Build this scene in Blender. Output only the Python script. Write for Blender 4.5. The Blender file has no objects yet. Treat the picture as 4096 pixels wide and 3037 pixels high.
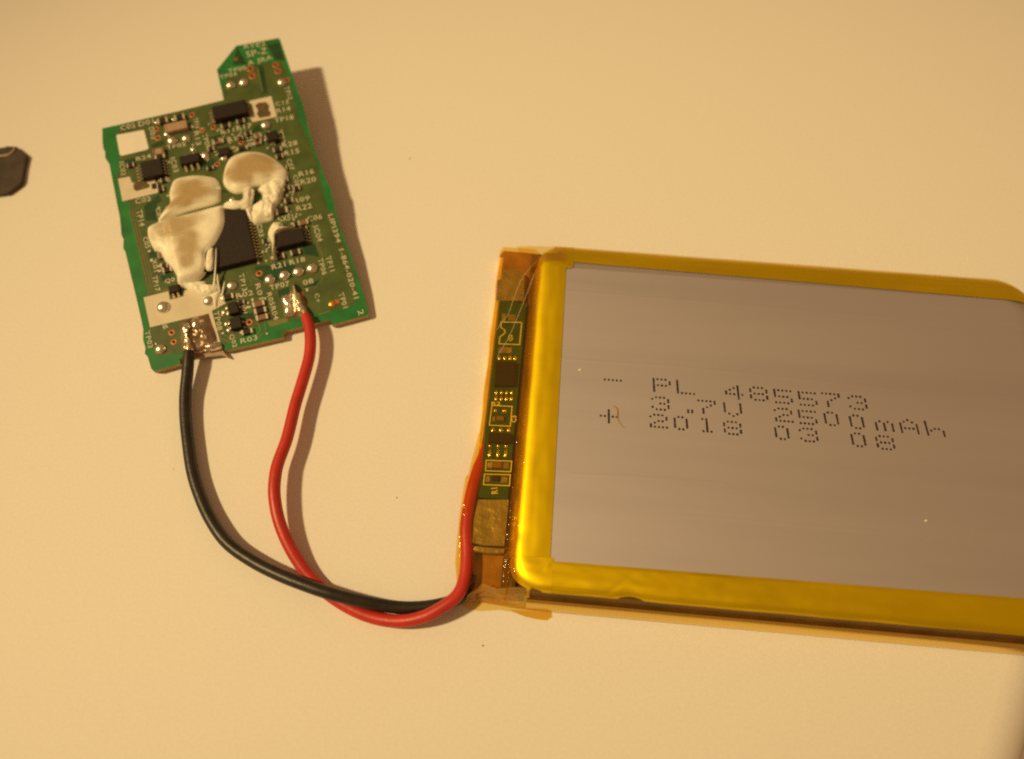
import bpy, math, random
from mathutils import Vector, Matrix, noise
from mathutils.geometry import tessellate_polygon

random.seed(7)
MM = 0.001
scene = bpy.context.scene
col = scene.collection

# ------------------------------------------------------------------ camera
TILT, FPX, DIST = math.radians(25.0), 3300.0, 120.0          # mm, photo pixels
PW, PH = 4096.0, 3037.0
CAM = Vector((0, -DIST * math.sin(TILT), DIST * math.cos(TILT)))
cam_d = bpy.data.cameras.new('camera')
cam = bpy.data.objects.new('camera', cam_d)
col.objects.link(cam)
cam.location = CAM * MM
cam.rotation_euler = (TILT, 0, 0)
cam_d.sensor_fit = 'HORIZONTAL'
cam_d.sensor_width = 36.0
cam_d.lens = 36.0 * FPX / PW
cam_d.clip_start = 0.005
cam_d.clip_end = 20.0
cam_d.dof.use_dof = True
cam_d.dof.focus_distance = 0.112
cam_d.dof.aperture_fstop = 13.0
scene.camera = cam

# ------------------------------------------------------------------ light
world = bpy.data.worlds.new('World')
scene.world = world
world.use_nodes = True
wb = world.node_tree.nodes['Background']
wb.inputs['Color'].default_value = (1.0, 0.52, 0.21, 1)
wb.inputs['Strength'].default_value = 0.30

lamp_d = bpy.data.lights.new('vignette_lamp', 'SPOT')
lamp_d.energy = 73.0
lamp_d.spot_size = math.radians(14.5)  # narrow soft cone added to imitate the lens darkening toward the corners
lamp_d.spot_blend = 1.0
lamp_d.color = (1.0, 0.733, 0.335)
lamp_d.shadow_soft_size = 0.053
lamp = bpy.data.objects.new('vignette_lamp', lamp_d)
col.objects.link(lamp)
lamp.location = Vector((-0.80, -0.06, 1.0)).normalized() * 1.40
lamp.rotation_euler = (lamp.location - Vector((0.010, 0.008, 0.0))).to_track_quat('Z', 'Y').to_euler()

scene.view_settings.view_transform = 'Standard'
scene.view_settings.look = 'None'
scene.view_settings.gamma = 1.0
scene.view_settings.exposure = 0.0
scene.view_settings.use_curve_mapping = False
scene.cycles.max_bounces = 8
scene.cycles.transparent_max_bounces = 12
scene.cycles.use_denoising = False
scene.cycles.pixel_filter_type = 'BLACKMAN_HARRIS'
scene.cycles.filter_width = 2.0

# ------------------------------------------------------------------ pixel -> place
RT = Vector((1, 0, 0)); UP = Vector((0, math.cos(TILT), math.sin(TILT))); FW = Vector((0, math.sin(TILT), -math.cos(TILT)))


def ray(px, py):
    return RT * ((px - PW / 2) / FPX) - UP * ((py - PH / 2) / FPX) + FW


def hit(px, py, c=0.0, n=Vector((0, 0, 1))):
    d = ray(px, py)
    return CAM + d * ((c - n.dot(CAM)) / n.dot(d))


REG = {'A': (380, 130, 3.6717), 'B': (380, 480, 3.6717), 'C': (840, 130, 3.6717), 'D': (900, 480, 3.6717),
       'E': (480, 830, 3.6717), 'F': (940, 830, 3.6717), 'G': (500, 1100, 3.6717), 'H': (940, 1000, 3.6717),
       'I': (1780, 920, 3.147), 'J': (1780, 1380, 3.6717), 'K': (1780, 1780, 3.6717), 'L': (1700, 2080, 2.7537),
       'M': (2300, 1380, 2.4756), 'N': (3100, 1380, 2.237), 'O': (2200, 2150, 1.1751), 'Q': (2200, 900, 1.1751),
       'S': (0, 480, 4.13), 'T': (600, 1200, 2.36), 'U': (600, 1800, 1.5914)}


def zp(r, x, y):
    ox, oy, s = REG[r]
    return ox + x / s, oy + y / s


# board frame
B_BL, B_BR, B_TR = hit(612, 1484, 1.25), hit(1474, 1258, 1.25), hit(1118, 154, 7.2)
BU = (B_BR - B_BL).normalized()
BN = BU.cross(B_TR - B_BL).normalized()
BV = BN.cross(BU)
B_MAT = Matrix(((BU.x, BV.x, BN.x, B_BL.x * MM), (BU.y, BV.y, BN.y, B_BL.y * MM), (BU.z, BV.z, BN.z, B_BL.z * MM), (0, 0, 0, 1)))


def bl(px, py, h=0.0):
    p = hit(px, py, BN.dot(B_BL) + h, BN) - B_BL
    return p.dot(BU), p.dot(BV)


def bz(r, x, y, h=0.0):
    return bl(*zp(r, x, y), h)


# battery frame
AX = math.radians(-5.1)
A_MAT = Matrix.Rotation(AX, 4, 'Z')
EX = Vector((math.cos(AX), math.sin(AX), 0)); EY = Vector((-math.sin(AX), math.cos(AX), 0))


def al(px, py, z):
    p = hit(px, py, z)
    return p.dot(EX), p.dot(EY)


def az(r, x, y, z):
    return al(*zp(r, x, y), z)


# ------------------------------------------------------------------ materials
def mat(name, base, rough=0.5, metal=0.0, var=0.0, vscale=900.0, bump=0.0, bscale=2500.0, spec=0.5, coat=0.0,
        stretch=(1, 1, 1), base2=None):
    m = bpy.data.materials.new(name)
    m.use_nodes = True
    nt = m.node_tree
    b = nt.nodes['Principled BSDF']
    b.inputs['Base Color'].default_value = (*base, 1)
    b.inputs['Roughness'].default_value = rough
    b.inputs['Metallic'].default_value = metal
    b.inputs['Specular IOR Level'].default_value = spec
    b.inputs['Coat Weight'].default_value = coat
    if var or bump or base2:
        tc = nt.nodes.new('ShaderNodeTexCoord')
        mp = nt.nodes.new('ShaderNodeMapping')
        mp.inputs['Scale'].default_value = stretch
        nt.links.new(tc.outputs['Object'], mp.inputs['Vector'])
    if var or base2:
        n = nt.nodes.new('ShaderNodeTexNoise')
        n.inputs['Scale'].default_value = vscale
        n.inputs['Detail'].default_value = 6
        nt.links.new(mp.outputs['Vector'], n.inputs['Vector'])
        rp = nt.nodes.new('ShaderNodeValToRGB')
        lo = base2 or tuple(max(0, c * (1 - var)) for c in base)
        hi = base if base2 else tuple(min(1, c * (1 + var)) for c in base)
        rp.color_ramp.elements[0].position = 0.32
        rp.color_ramp.elements[1].position = 0.68
        rp.color_ramp.elements[0].color = (*lo, 1)
        rp.color_ramp.elements[1].color = (*hi, 1)
        nt.links.new(n.outputs['Fac'], rp.inputs['Fac'])
        nt.links.new(rp.outputs['Color'], b.inputs['Base Color'])
    if bump:
        n2 = nt.nodes.new('ShaderNodeTexNoise')
        n2.inputs['Scale'].default_value = bscale
        n2.inputs['Detail'].default_value = 4
        nt.links.new(mp.outputs['Vector'], n2.inputs['Vector'])
        bp = nt.nodes.new('ShaderNodeBump')
        bp.inputs['Strength'].default_value = bump
        bp.inputs['Distance'].default_value = 0.00025
        nt.links.new(n2.outputs['Fac'], bp.inputs['Height'])
        nt.links.new(bp.outputs['Normal'], b.inputs['Normal'])
    return m


M = {}
M['table'] = mat('white_laminate', (0.80, 0.785, 0.76), 0.55, var=0.03, vscale=2600, bump=0.05, bscale=900, spec=0.3)
M['fr4'] = mat('bare_board_edge', (0.42, 0.30, 0.12), 0.7, var=0.2, vscale=1500)
M['mask'] = mat('green_solder_mask', (0.014, 0.185, 0.042), 0.35, var=0.25, vscale=350, coat=0.2)
M['pour'] = mat('olive_mask_over_copper', (0.066, 0.104, 0.024), 0.42, metal=0.0, var=0.22, vscale=420, bump=0.06, bscale=1500)
M['gap'] = mat('dark_green_mask', (0.014, 0.062, 0.020), 0.35, var=0.25, vscale=500)
M['trace'] = mat('pale_green_trace', (0.17, 0.18, 0.055), 0.4, var=0.1)
M['silk'] = mat('silkscreen_ink', (0.56, 0.54, 0.39), 0.6, var=0.15, vscale=2500)
M['patch'] = mat('white_ink_patch', (0.66, 0.60, 0.47), 0.55, var=0.06, vscale=400)
M['square'] = mat('white_square_ink', (0.80, 0.775, 0.72), 0.55, var=0.03, vscale=400)
M['chip'] = mat('black_chip_plastic', (0.018, 0.011, 0.009), 0.55, spec=0.3, var=0.25, vscale=2500, bump=0.15, bscale=6000)
M['solder'] = mat('solder', (0.82, 0.78, 0.70), 0.33, 1.0, var=0.06, vscale=1500)
M['solder_lump'] = mat('lumpy_solder', (0.74, 0.67, 0.56), 0.28, 1.0, var=0.15, vscale=400, bump=0.08, bscale=500)
M['pin'] = mat('tinned_pin', (0.72, 0.62, 0.42), 0.3, 1.0, var=0.1)
M['dull_pin'] = mat('dull_pin', (0.42, 0.37, 0.27), 0.55, 0.5, var=0.1)
M['copper'] = mat('bare_copper', (0.45, 0.17, 0.06), 0.45, 0.5, var=0.2)
M['gold'] = mat('gold_pad', (0.80, 0.42, 0.10), 0.35, 0.9, var=0.15)
M['hole'] = mat('dark_hole', (0.012, 0.010, 0.006), 0.8)
M['smd_dark'] = mat('dark_component', (0.026, 0.016, 0.010), 0.55, var=0.2, spec=0.3)
M['smd_tan'] = mat('tan_ceramic', (0.40, 0.27, 0.17), 0.55, var=0.12, vscale=1500)
M['smd_brown'] = mat('brown_ceramic', (0.22, 0.12, 0.06), 0.55, var=0.15)
M['brown_well'] = mat('brown_bare_patch', (0.10, 0.065, 0.022), 0.6, var=0.3)
M['cap_end'] = mat('tinned_end', (0.62, 0.57, 0.46), 0.45, 0.5)
M['red'] = mat('red_insulation', (0.50, 0.030, 0.018), 0.42, var=0.1, vscale=500, bump=0.12, bscale=1800)
M['black'] = mat('black_insulation', (0.020, 0.016, 0.012), 0.42, var=0.3, vscale=700, bump=0.15, bscale=1800)
M['strand'] = mat('tinned_strands', (0.75, 0.62, 0.42), 0.3, 1.0, bump=0.4, bscale=3000)
M['foil'] = mat('grey_pouch_foil', (0.61, 0.585, 0.645), 0.60, 1.0, var=0.05, vscale=90, bump=0.10, bscale=140, stretch=(0.12, 1.6, 1))
M['tape'] = mat('yellow_polyimide_over_foil', (0.84, 0.635, 0.010), 0.50, 1.0, var=0.08, vscale=120, bump=0.09, bscale=330, stretch=(0.5, 1, 1))
M['side_tape'] = mat('smooth_tape_on_flank', (0.82, 0.58, 0.14), 0.24, 1.0, var=0.08, vscale=150, bump=0.05, bscale=200, stretch=(0.2, 1, 1))
M['gap_shade'] = mat('brown_tape_gap_shade', (0.15, 0.075, 0.012), 0.45, 0.2, var=0.2, vscale=300)  # tape darkened in its colour to give the groove its shade
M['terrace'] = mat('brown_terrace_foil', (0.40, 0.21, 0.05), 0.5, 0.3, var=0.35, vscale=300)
M['edge_tape'] = mat('bright_edge_tape', (0.85, 0.60, 0.12), 0.5, 0.0, var=0.15, vscale=300)
M['flux'] = mat('brown_flux', (0.40, 0.30, 0.22), 0.26, 0.85, var=0.4, vscale=400, bump=0.1, bscale=500)
M['nickel'] = mat('nickel_tab', (0.52, 0.48, 0.42), 0.36, 0.85, var=0.2, vscale=600, bump=0.9, bscale=650)
M['print'] = mat('black_print', (0.030, 0.018, 0.012), 0.6)
M['pcm'] = mat('protection_board_green', (0.022, 0.085, 0.030), 0.4, var=0.25, vscale=400)
M['pcm_silk'] = mat('protection_board_ink', (0.75, 0.70, 0.42), 0.6)
M['fragment'] = mat('dark_fragment', (0.045, 0.032, 0.022), 0.6, var=0.35, vscale=600, bump=0.3, bscale=900)
M['fragment_rim'] = mat('rim_highlight', (0.40, 0.30, 0.22), 0.5, var=0.2)  # rim made paler in colour as a highlight on the notch
M['dust'] = mat('dust', (0.10, 0.06, 0.03), 0.9)
M['lint'] = mat('pale_lint', (0.85, 0.75, 0.6), 0.7)
M['fibre'] = mat('amber_fibre', (0.42, 0.23, 0.05), 0.4)
M['crease'] = mat('pale_crease', (0.62, 0.50, 0.30), 0.4)


def film_material(name, tint, rough, gloss=0.06, bump=0.5, bscale=350, haze=0.035):
    m = bpy.data.materials.new(name)
    m.use_nodes = True
    nt = m.node_tree
    nt.nodes.clear()
    out = nt.nodes.new('ShaderNodeOutputMaterial')
    tr = nt.nodes.new('ShaderNodeBsdfTransparent'); tr.inputs['Color'].default_value = (*tint, 1)
    gl = nt.nodes.new('ShaderNodeBsdfGlossy'); gl.inputs['Roughness'].default_value = rough
    gl.inputs['Color'].default_value = (1, 0.92, 0.7, 1)
    df = nt.nodes.new('ShaderNodeBsdfDiffuse'); df.inputs['Color'].default_value = (0.62, 0.36, 0.02, 1)
    mx = nt.nodes.new('ShaderNodeMixShader'); mx.inputs['Fac'].default_value = gloss
    mx2 = nt.nodes.new('ShaderNodeMixShader'); mx2.inputs['Fac'].default_value = haze
    tc = nt.nodes.new('ShaderNodeTexCoord')
    n = nt.nodes.new('ShaderNodeTexNoise'); n.inputs['Scale'].default_value = bscale; n.inputs['Detail'].default_value = 4
    bp = nt.nodes.new('ShaderNodeBump'); bp.inputs['Strength'].default_value = bump; bp.inputs['Distance'].default_value = 0.0006
    nt.links.new(tc.outputs['Object'], n.inputs['Vector'])
    nt.links.new(n.outputs['Fac'], bp.inputs['Height'])
    nt.links.new(bp.outputs['Normal'], gl.inputs['Normal'])
    nt.links.new(tr.outputs[0], mx2.inputs[1]); nt.links.new(df.outputs[0], mx2.inputs[2])
    nt.links.new(mx2.outputs[0], mx.inputs[1]); nt.links.new(gl.outputs[0], mx.inputs[2])
    nt.links.new(mx.outputs[0], out.inputs['Surface'])
    return m


M['film'] = film_material('amber_film', (0.97, 0.80, 0.30), 0.12, gloss=0.06, bump=0.9, haze=0.03)
M['film_crumple'] = film_material('crumpled_amber_film', (0.97, 0.82, 0.36), 0.18, gloss=0.12, bump=1.0, bscale=600, haze=0.40)
M['film_thin'] = film_material('thin_amber_film', (0.97, 0.86, 0.50), 0.2, bump=0.3)


def glue_material():
    m = mat('cream_glue', (0.80, 0.74, 0.56), 0.42, bump=0.25, bscale=900)
    nt = m.node_tree
    b = nt.nodes['Principled BSDF']
    at = nt.nodes.new('ShaderNodeAttribute'); at.attribute_name = 'tan_tone'
    mx = nt.nodes.new('ShaderNodeMix'); mx.data_type = 'RGBA'
    mx.inputs[6].default_value = (0.86, 0.84, 0.71, 1)
    mx.inputs[7].default_value = (0.43, 0.32, 0.16, 1)  # tan tone mixed in toward the middle of the blobs
    nt.links.new(at.outputs['Fac'], mx.inputs[0])
    nt.links.new(mx.outputs[2], b.inputs['Base Color'])
    b.inputs['Subsurface Weight'].default_value = 0.15
    b.inputs['Subsurface Radius'].default_value = (0.0008, 0.0005, 0.0003)
    b.inputs['Subsurface Scale'].default_value = 1.0
    return m


M['glue'] = glue_material()


# ------------------------------------------------------------------ object helpers
def empty(name, mtx, label, cat):
    o = bpy.data.objects.new(name, None)
    o.empty_display_size = 0.005
    col.objects.link(o)
    o.matrix_world = mtx
    o['label'] = label
    o['category'] = cat
    return o


def tag(o, label=None, cat=None, group=None, kind=None):
    for k, v in (('label', label), ('category', cat), ('group', group), ('kind', kind)):
        if v:
            o[k] = v
    return o


def link(name, me, parent=None, loc=None, rz=0.0, scale=None):
    o = bpy.data.objects.new(name, me)
    col.objects.link(o)
    o.parent = parent
    if loc is not None:
        o.location = Vector(loc) * MM
    if rz:
        o.rotation_euler = (0, 0, rz)
    if scale is not None:
        o.scale = scale
    return o


def mesh(name, verts, faces, m, smooth=False):
    me = bpy.data.meshes.new(name)
    me.from_pydata([Vector(v) * MM for v in verts], [], faces)
    me.materials.append(m)
    if smooth:
        me.polygons.foreach_set('use_smooth', [True] * len(me.polygons))
    me.update()
    return me


def sheet(pts, z):
    """flat polygon"""
    vs = [(x, y, z) for x, y in pts]
    tris = tessellate_polygon([[Vector(v) for v in vs]])
    out = []
    for t in tris:
        a, b, c = (Vector(vs[i]) for i in t)
        out.append(t if (b - a).cross(c - a).z > 0 else (t[0], t[2], t[1]))
    return vs, out


def prism(pts, z0, z1, ch=0.0):
    area = sum(pts[i][0] * pts[(i + 1) % len(pts)][1] - pts[(i + 1) % len(pts)][0] * pts[i][1] for i in range(len(pts)))
    if area < 0:
        pts = pts[::-1]
    n = len(pts)
    rings = [(z0, 0.0), (z1 - ch, 0.0)]
    if ch:
        rings.append((z1, ch))
    vs = []
    for z, d in rings:
        for i in range(n):
            p, q, r = Vector(pts[i - 1]), Vector(pts[i]), Vector(pts[(i + 1) % n])
            if d:
                n1 = Vector((-(q - p).y, (q - p).x)).normalized(); n2 = Vector((-(r - q).y, (r - q).x)).normalized()
                k = n1 + n2
                k = k / max(0.35, k.length_squared / 2)
                q = q + k * d
            vs.append((q.x, q.y, z))
    fs = []
    for k in range(len(rings) - 1):
        for i in range(n):
            j = (i + 1) % n
            fs.append((k * n + i, k * n + j, k * n + n + j, k * n + n + i))
    top = (len(rings) - 1) * n
    tr = tessellate_polygon([[Vector((vs[top + i][0], vs[top + i][1], 0)) for i in range(n)]])
    for t in tr:
        a, b, c = (Vector(vs[top + i]) for i in t)
        t = t if (b - a).cross(c - a).z > 0 else (t[0], t[2], t[1])
        fs.append(tuple(top + i for i in t))
        fs.append((t[0], t[2], t[1]))
    return vs, fs


def rect(w, h):
    return [(-w / 2, -h / 2), (w / 2, -h / 2), (w / 2, h / 2), (-w / 2, h / 2)]


def rrect(w, h, r, n=4):
    out = []
    for cx, cy, a0 in ((w / 2 - r, -h / 2 + r, -90), (w / 2 - r, h / 2 - r, 0), (-w / 2 + r, h / 2 - r, 90), (-w / 2 + r, -h / 2 + r, 180)):
        for i in range(n + 1):
            a = math.radians(a0 + 90 * i / n)
            out.append((cx + r * math.cos(a), cy + r * math.sin(a)))
    return out


def dome_mesh(name, m, seg=20, rings=6):
    vs, fs = [], []
    for k in range(rings):
        a = k / rings * math.pi / 2
        for i in range(seg):
            t = 2 * math.pi * i / seg
            vs.append((math.cos(a) * math.cos(t), math.cos(a) * math.sin(t), math.sin(a)))
    vs.append((0, 0, 1))
    for k in range(rings - 1):
        for i in range(seg):
            j = (i + 1) % seg
            fs.append((k * seg + i, k * seg + j, k * seg + seg + j, k * seg + seg + i))
    for i in range(seg):
        fs.append(((rings - 1) * seg + i, (rings - 1) * seg + (i + 1) % seg, rings * seg))
    return mesh(name, vs, fs, m, True)


def ring_mesh(name, m, r0=0.45, seg=20, h=0.25):
    vs, fs = [], []
    prof = [(1.0, 0), (0.92, h), (r0 + 0.06, h), (r0, 0)]
    for r, z in prof:
        for i in range(seg):
            t = 2 * math.pi * i / seg
            vs.append((r * math.cos(t), r * math.sin(t), z))
    for k in range(3):
        for i in range(seg):
            j = (i + 1) % seg
            fs.append((k * seg + i, k * seg + j, k * seg + seg + j, k * seg + seg + i))
    return mesh(name, vs, fs, m, True)


def tube(name, pts, rad, m, seg=16, sub=8, caps=True):
    """Catmull-Rom tube through mm points; rad number or list"""
    P = [Vector(p) for p in pts]
    R = rad if isinstance(rad, (list, tuple)) else [rad] * len(P)
    path, rr = [], []
    for i in range(len(P) - 1):
        p0, p1, p2, p3 = P[max(i - 1, 0)], P[i], P[i + 1], P[min(i + 2, len(P) - 1)]
        for k in range(sub):
            t = k / sub
            path.append(0.5 * ((2 * p1) + (p2 - p0) * t + (2 * p0 - 5 * p1 + 4 * p2 - p3) * t * t + (3 * p1 - p0 - 3 * p2 + p3) * t ** 3))
            rr.append(R[i] * (1 - t) + R[i + 1] * t)
    path.append(P[-1]); rr.append(R[-1])
    for _ in range(2):
        path = [path[0]] + [(path[i - 1] + path[i] * 2 + path[i + 1]) / 4 for i in range(1, len(path) - 1)] + [path[-1]]
    vs, fs = [], []
    side = None
    for i, p in enumerate(path):
        t = (path[min(i + 1, len(path) - 1)] - path[max(i - 1, 0)]).normalized()
        if side is None:
            side = t.cross(Vector((0, 0, 1)))
            if side.length < 1e-3:
                side = Vector((1, 0, 0))
        side = (side - t * side.dot(t)).normalized()
        up = side.cross(t)
        for k in range(seg):
            a = 2 * math.pi * k / seg
            vs.append(p + (side * math.cos(a) + up * math.sin(a)) * rr[i])
    for i in range(len(path) - 1):
        for k in range(seg):
            j = (k + 1) % seg
            fs.append((i * seg + k, i * seg + j, i * seg + seg + j, i * seg + seg + k))
    if caps:
        fs.append(tuple(range(seg))[::-1])
        fs.append(tuple((len(path) - 1) * seg + k for k in range(seg)))
    return mesh(name, vs, fs, m, True)


_font = {}


def text_mesh(s, bold=0.0):
    cu = bpy.data.curves.new('print', 'FONT')
    cu.body = s
    cu.size = 1.0
    cu.offset = bold
    cu.resolution_u = 2
    cu.space_character = 1.08
    o = bpy.data.objects.new('print', cu)
    col.objects.link(o)
    dg = bpy.context.evaluated_depsgraph_get()
    me = bpy.data.meshes.new_from_object(o.evaluated_get(dg))
    bpy.data.objects.remove(o)
    bpy.data.curves.remove(cu)
    return me


def lettering(name, s, p0, p1, h, z, m, parent, bold=0.012):
    """text from p0 to p1 (baseline, parent mm), cap height h, tops to the left of the direction"""
    me = text_mesh(s, bold)
    xs = [v.co.x for v in me.vertices]; ys = [v.co.y for v in me.vertices]
    x0, x1, y0, y1 = min(xs), max(xs), min(0, min(ys)), max(ys)
    a, b = Vector(p0), Vector(p1)
    d = b - a
    pr = Vector((-d.y, d.x)).normalized()
    for v in me.vertices:
        q = a + d * ((v.co.x - x0) / (x1 - x0)) + pr * (h * (v.co.y - y0) / (y1 - y0))
        v.co = Vector((q.x, q.y, z)) * MM
    me.materials.clear()
    me.materials.append(m)
    return link(name, me, parent)


# ================================================================== table
e0, e1 = hit(3915, 3037).xy, hit(4040, 2640).xy
ed = (e1 - e0).normalized()
en = Vector((ed.y, -ed.x))                       # points off the table, to the right
vs, fs = [], []
prof = [(-900, 0), (-60, 0), (-20, 0), (-6, 0), (0, 0)]
RB = 7.0  # edge rounding added so the lower right corner falls off into shade
for i in range(1, 13):
    a = math.pi / 2 * i / 12
    prof.append((RB * math.sin(a), -RB + RB * math.cos(a)))
prof += [(RB, -28.0), (-900, -28.0)]
for s in (-700, 700):
    for d, z in prof:
        p = e0 + ed * s + en * d
        vs.append((p.x, p.y, z))
n = len(prof)
for i in range(n):
    j = (i + 1) % n
    fs.append((i, j, n + j, n + i))
fs.append(tuple(range(n))[::-1]); fs.append(tuple(range(n, 2 * n)))
me = mesh('tabletop', vs, fs, M['table'])
for p in me.polygons:
    p.use_smooth = 4 <= p.index <= 16
tag(link('tabletop', me), 'plain white laminate tabletop with a rounded edge added to darken one corner', None, None, 'structure')

# ================================================================== circuit board
board = empty('circuit_board', B_MAT, 'green printed circuit board with cream glue blobs and a narrow tab, wires soldered on', 'circuit board')

OUT = ([zp('A', 105, 1410)] + [zp('C', 205, 1005)] + [zp('C', 150, 760), zp('C', 102, 548)] + [zp('C', 385, 197), zp('C', 1010, 82), zp('C', 1030, 110)]
       + [zp('C', 1195, 590), zp('C', 1300, 900), zp('C', 1335, 985), zp('C', 1425, 1290), zp('C', 1430, 1345), zp('C', 1490, 1560)]
       + [zp('D', 1285, 330), zp('D', 1330, 480), zp('D', 1430, 740), zp('D', 1500, 930), zp('D', 1545, 1000), zp('D', 1610, 1250), zp('D', 1620, 1330)]
       + [zp('F', 1545, 290), zp('F', 1700, 690), zp('F', 1800, 1000), zp('F', 1870, 1210), zp('F', 1960, 1545), zp('F', 1955, 1575), zp('F', 1930, 1588)]
       + [zp('H', 1425, 1098), zp('H', 1400, 1020), zp('H', 722, 1192), zp('H', 705, 1215), zp('H', 712, 1285)]
       + [zp('G', 1470, 1110), zp('G', 1440, 1050), zp('G', 810, 1215), zp('G', 795, 1240), zp('G', 815, 1305)]
       + [zp('G', 450, 1408), zp('G', 410, 1405), zp('G', 385, 1375), zp('G', 330, 1190), zp('G', 290, 1160), zp('G', 300, 1080), zp('G', 265, 950), zp('G', 268, 800)]
       + [zp('E', 310, 1640), zp('E', 240, 1330), zp('E', 80, 660), zp('E', 48, 600), zp('E', 52, 470), zp('E', 20, 400), zp('E', 0, 160)]
       + [zp('B', 210, 650), zp('B', 150, 560), zp('B', 148, 470), zp('B', 125, 430), zp('B', 112, 340)])
outl = [bl(x, y) for x, y in OUT]
link('substrate', mesh('substrate', *prism(outl, -1.0, -0.04), M['fr4']), board)
link('solder_mask', mesh('solder_mask', *prism(outl, -0.04, 0.0), M['mask']), board)
# connector under the raised end that carries it
cu_, cv_ = bl(980, 330)
for du, dv, w, h in ((0, 0, 6, 5),):
    c3 = B_BL + BU * cu_ + BV * cv_
    link('underside_connector', mesh('underside_connector', *prism(rect(w, h), -c3.z + 0.35, -1.0), M['chip']), board, (cu_, cv_, 0))

POUR = ([zp('B', 370, 80), zp('B', 1890, -290)] + [zp('C', 190, 800), zp('C', 270, 650), zp('C', 560, 490), zp('C', 1060, 420), zp('C', 1190, 800), zp('C', 1260, 1050), zp('C', 1330, 1340), zp('C', 1440, 1560)]
        + [zp('D', 1270, 420), zp('D', 1390, 760), zp('D', 1420, 960), zp('D', 1500, 1310), zp('D', 1610, 1380)]
        + [zp('F', 1520, 330), zp('F', 1640, 640), zp('F', 1750, 980), zp('F', 1790, 1240), zp('F', 1790, 1380), zp('F', 1740, 1440)]
        + [zp('H', 1100, 960), zp('H', 520, 1120), zp('H', 470, 1040), zp('G', 1560, 1010), zp('G', 1420, 1010), zp('G', 820, 1150), zp('G', 500, 1210), zp('G', 440, 1180)]
        + [zp('G', 370, 830), zp('G', 280, 330), zp('E', 400, 1270), zp('E', 270, 660), zp('E', 150, 100), zp('B', 520, 1230), zp('B', 400, 1180), zp('B', 330, 850), zp('B', 380, 620), zp('B', 310, 250)])
link('copper_pour', mesh('copper_pour', *sheet([bl(x, y) for x, y in POUR], 0.02), M['pour']), board)


def bpoly(name, r, pts, z, m, thick=0.0, h=0.0):
    q = [bz(r, x, y, h) for x, y in pts]
    if thick:
        return link(name, mesh(name, *prism(q, z, z + thick), m), board)
    return link(name, mesh(name, *sheet(q, z), m), board)


# bare green windows in the copper
for r, pts in (('C', [(330, 480), (400, 220), (540, 470)]), ('C', [(840, 190), (1010, 150), (1090, 410), (960, 400)]),
               ('C', [(690, 500), (780, 480), (850, 900), (750, 910)]), ('C', [(650, 1390), (760, 1340), (790, 1450), (620, 1470)]),
               ('B', [(430, 590), (620, 550), (600, 640), (450, 660)]), ('B', [(840, 1170), (930, 1090), (985, 1190), (900, 1240), (910, 1480), (750, 1480), (720, 1270)]),
               ('B', [(830, 370), (1000, 300), (1030, 360), (850, 410)]), ('B', [(1550, 650), (1740, 560), (1830, 640), (1720, 720), (1590, 700)]),
               ('B', [(1670, 250), (1900, 190), (1850, 290), (1690, 300)]), ('F', [(990, 560), (1190, 530), (1240, 730), (1020, 690)]),
               ('F', [(300, 880), (700, 800), (1000, 900), (1000, 1000), (450, 1120), (320, 1030)]), ('F', [(620, 1220), (810, 1170), (780, 1300), (650, 1330)]),
               ('G', [(1680, 580), (1880, 560), (1910, 660), (1690, 660)]), ('F', [(1000, 1180), (1280, 1040), (1230, 1150), (1000, 1200)]),
               ('E', [(420, 640), (520, 630), (540, 730), (440, 740)]), ('E', [(600, 1000), (780, 970), (800, 1060), (620, 1080)])):
    bpoly('mask_window', r, pts, 0.035, M['gap'])

# traces
for r, pts, w in (('E', [(175, 40), (420, 1010), (480, 1240), (700, 1200)], 0.13), ('E', [(215, 40), (450, 960), (510, 1190)], 0.11),
                  ('E', [(140, 60), (390, 1060), (430, 1250), (720, 1215)], 0.13),
                  ('H', [(310, 1010), (380, 1180), (330, 1260)], 0.16), ('H', [(430, 1030), (455, 1180), (360, 1290)], 0.16),
                  ('G', [(1390, 830), (1410, 930), (1550, 1000)], 0.12), ('G', [(1440, 810), (1460, 880), (1540, 930)], 0.12),
                  ('F', [(170, 930), (240, 1090), (230, 1160)], 0.12), ('F', [(230, 930), (270, 1040), (340, 1070)], 0.12),
                  ('F', [(420, 690), (470, 830), (560, 880)], 0.12), ('F', [(480, 680), (520, 800), (600, 850)], 0.12),
                  ('F', [(1130, 240), (1210, 520), (1290, 730)], 0.14), ('F', [(1180, 520), (1250, 720)], 0.12),
                  ('F', [(1000, 1200), (1200, 1160), (1290, 1030)], 0.14), ('H', [(1230, 950), (1400, 900)], 0.2),
                  ('D', [(970, 960), (1050, 1350)], 0.13), ('D', [(1040, 960), (1100, 1150)], 0.13),
                  ('C', [(700, 520), (770, 880)], 0.2), ('B', [(1680, 250), (1950, 170)], 0.12), ('B', [(900, 870), (1040, 840)], 0.12)):
    q = [Vector(bz(r, x, y)) for x, y in pts]
    vs, fs = [], []
    for i, p in enumerate(q):
        d = (q[min(i + 1, len(q) - 1)] - q[max(i - 1, 0)]).normalized()
        s = Vector((-d.y, d.x)) * w / 2
        vs += [(p.x + s.x, p.y + s.y, 0.045), (p.x - s.x, p.y - s.y, 0.045)]
        if i:
            fs.append((2 * i - 2, 2 * i - 1, 2 * i + 1, 2 * i))
    link('trace', mesh('trace', vs, fs, M['trace']), board)

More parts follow.
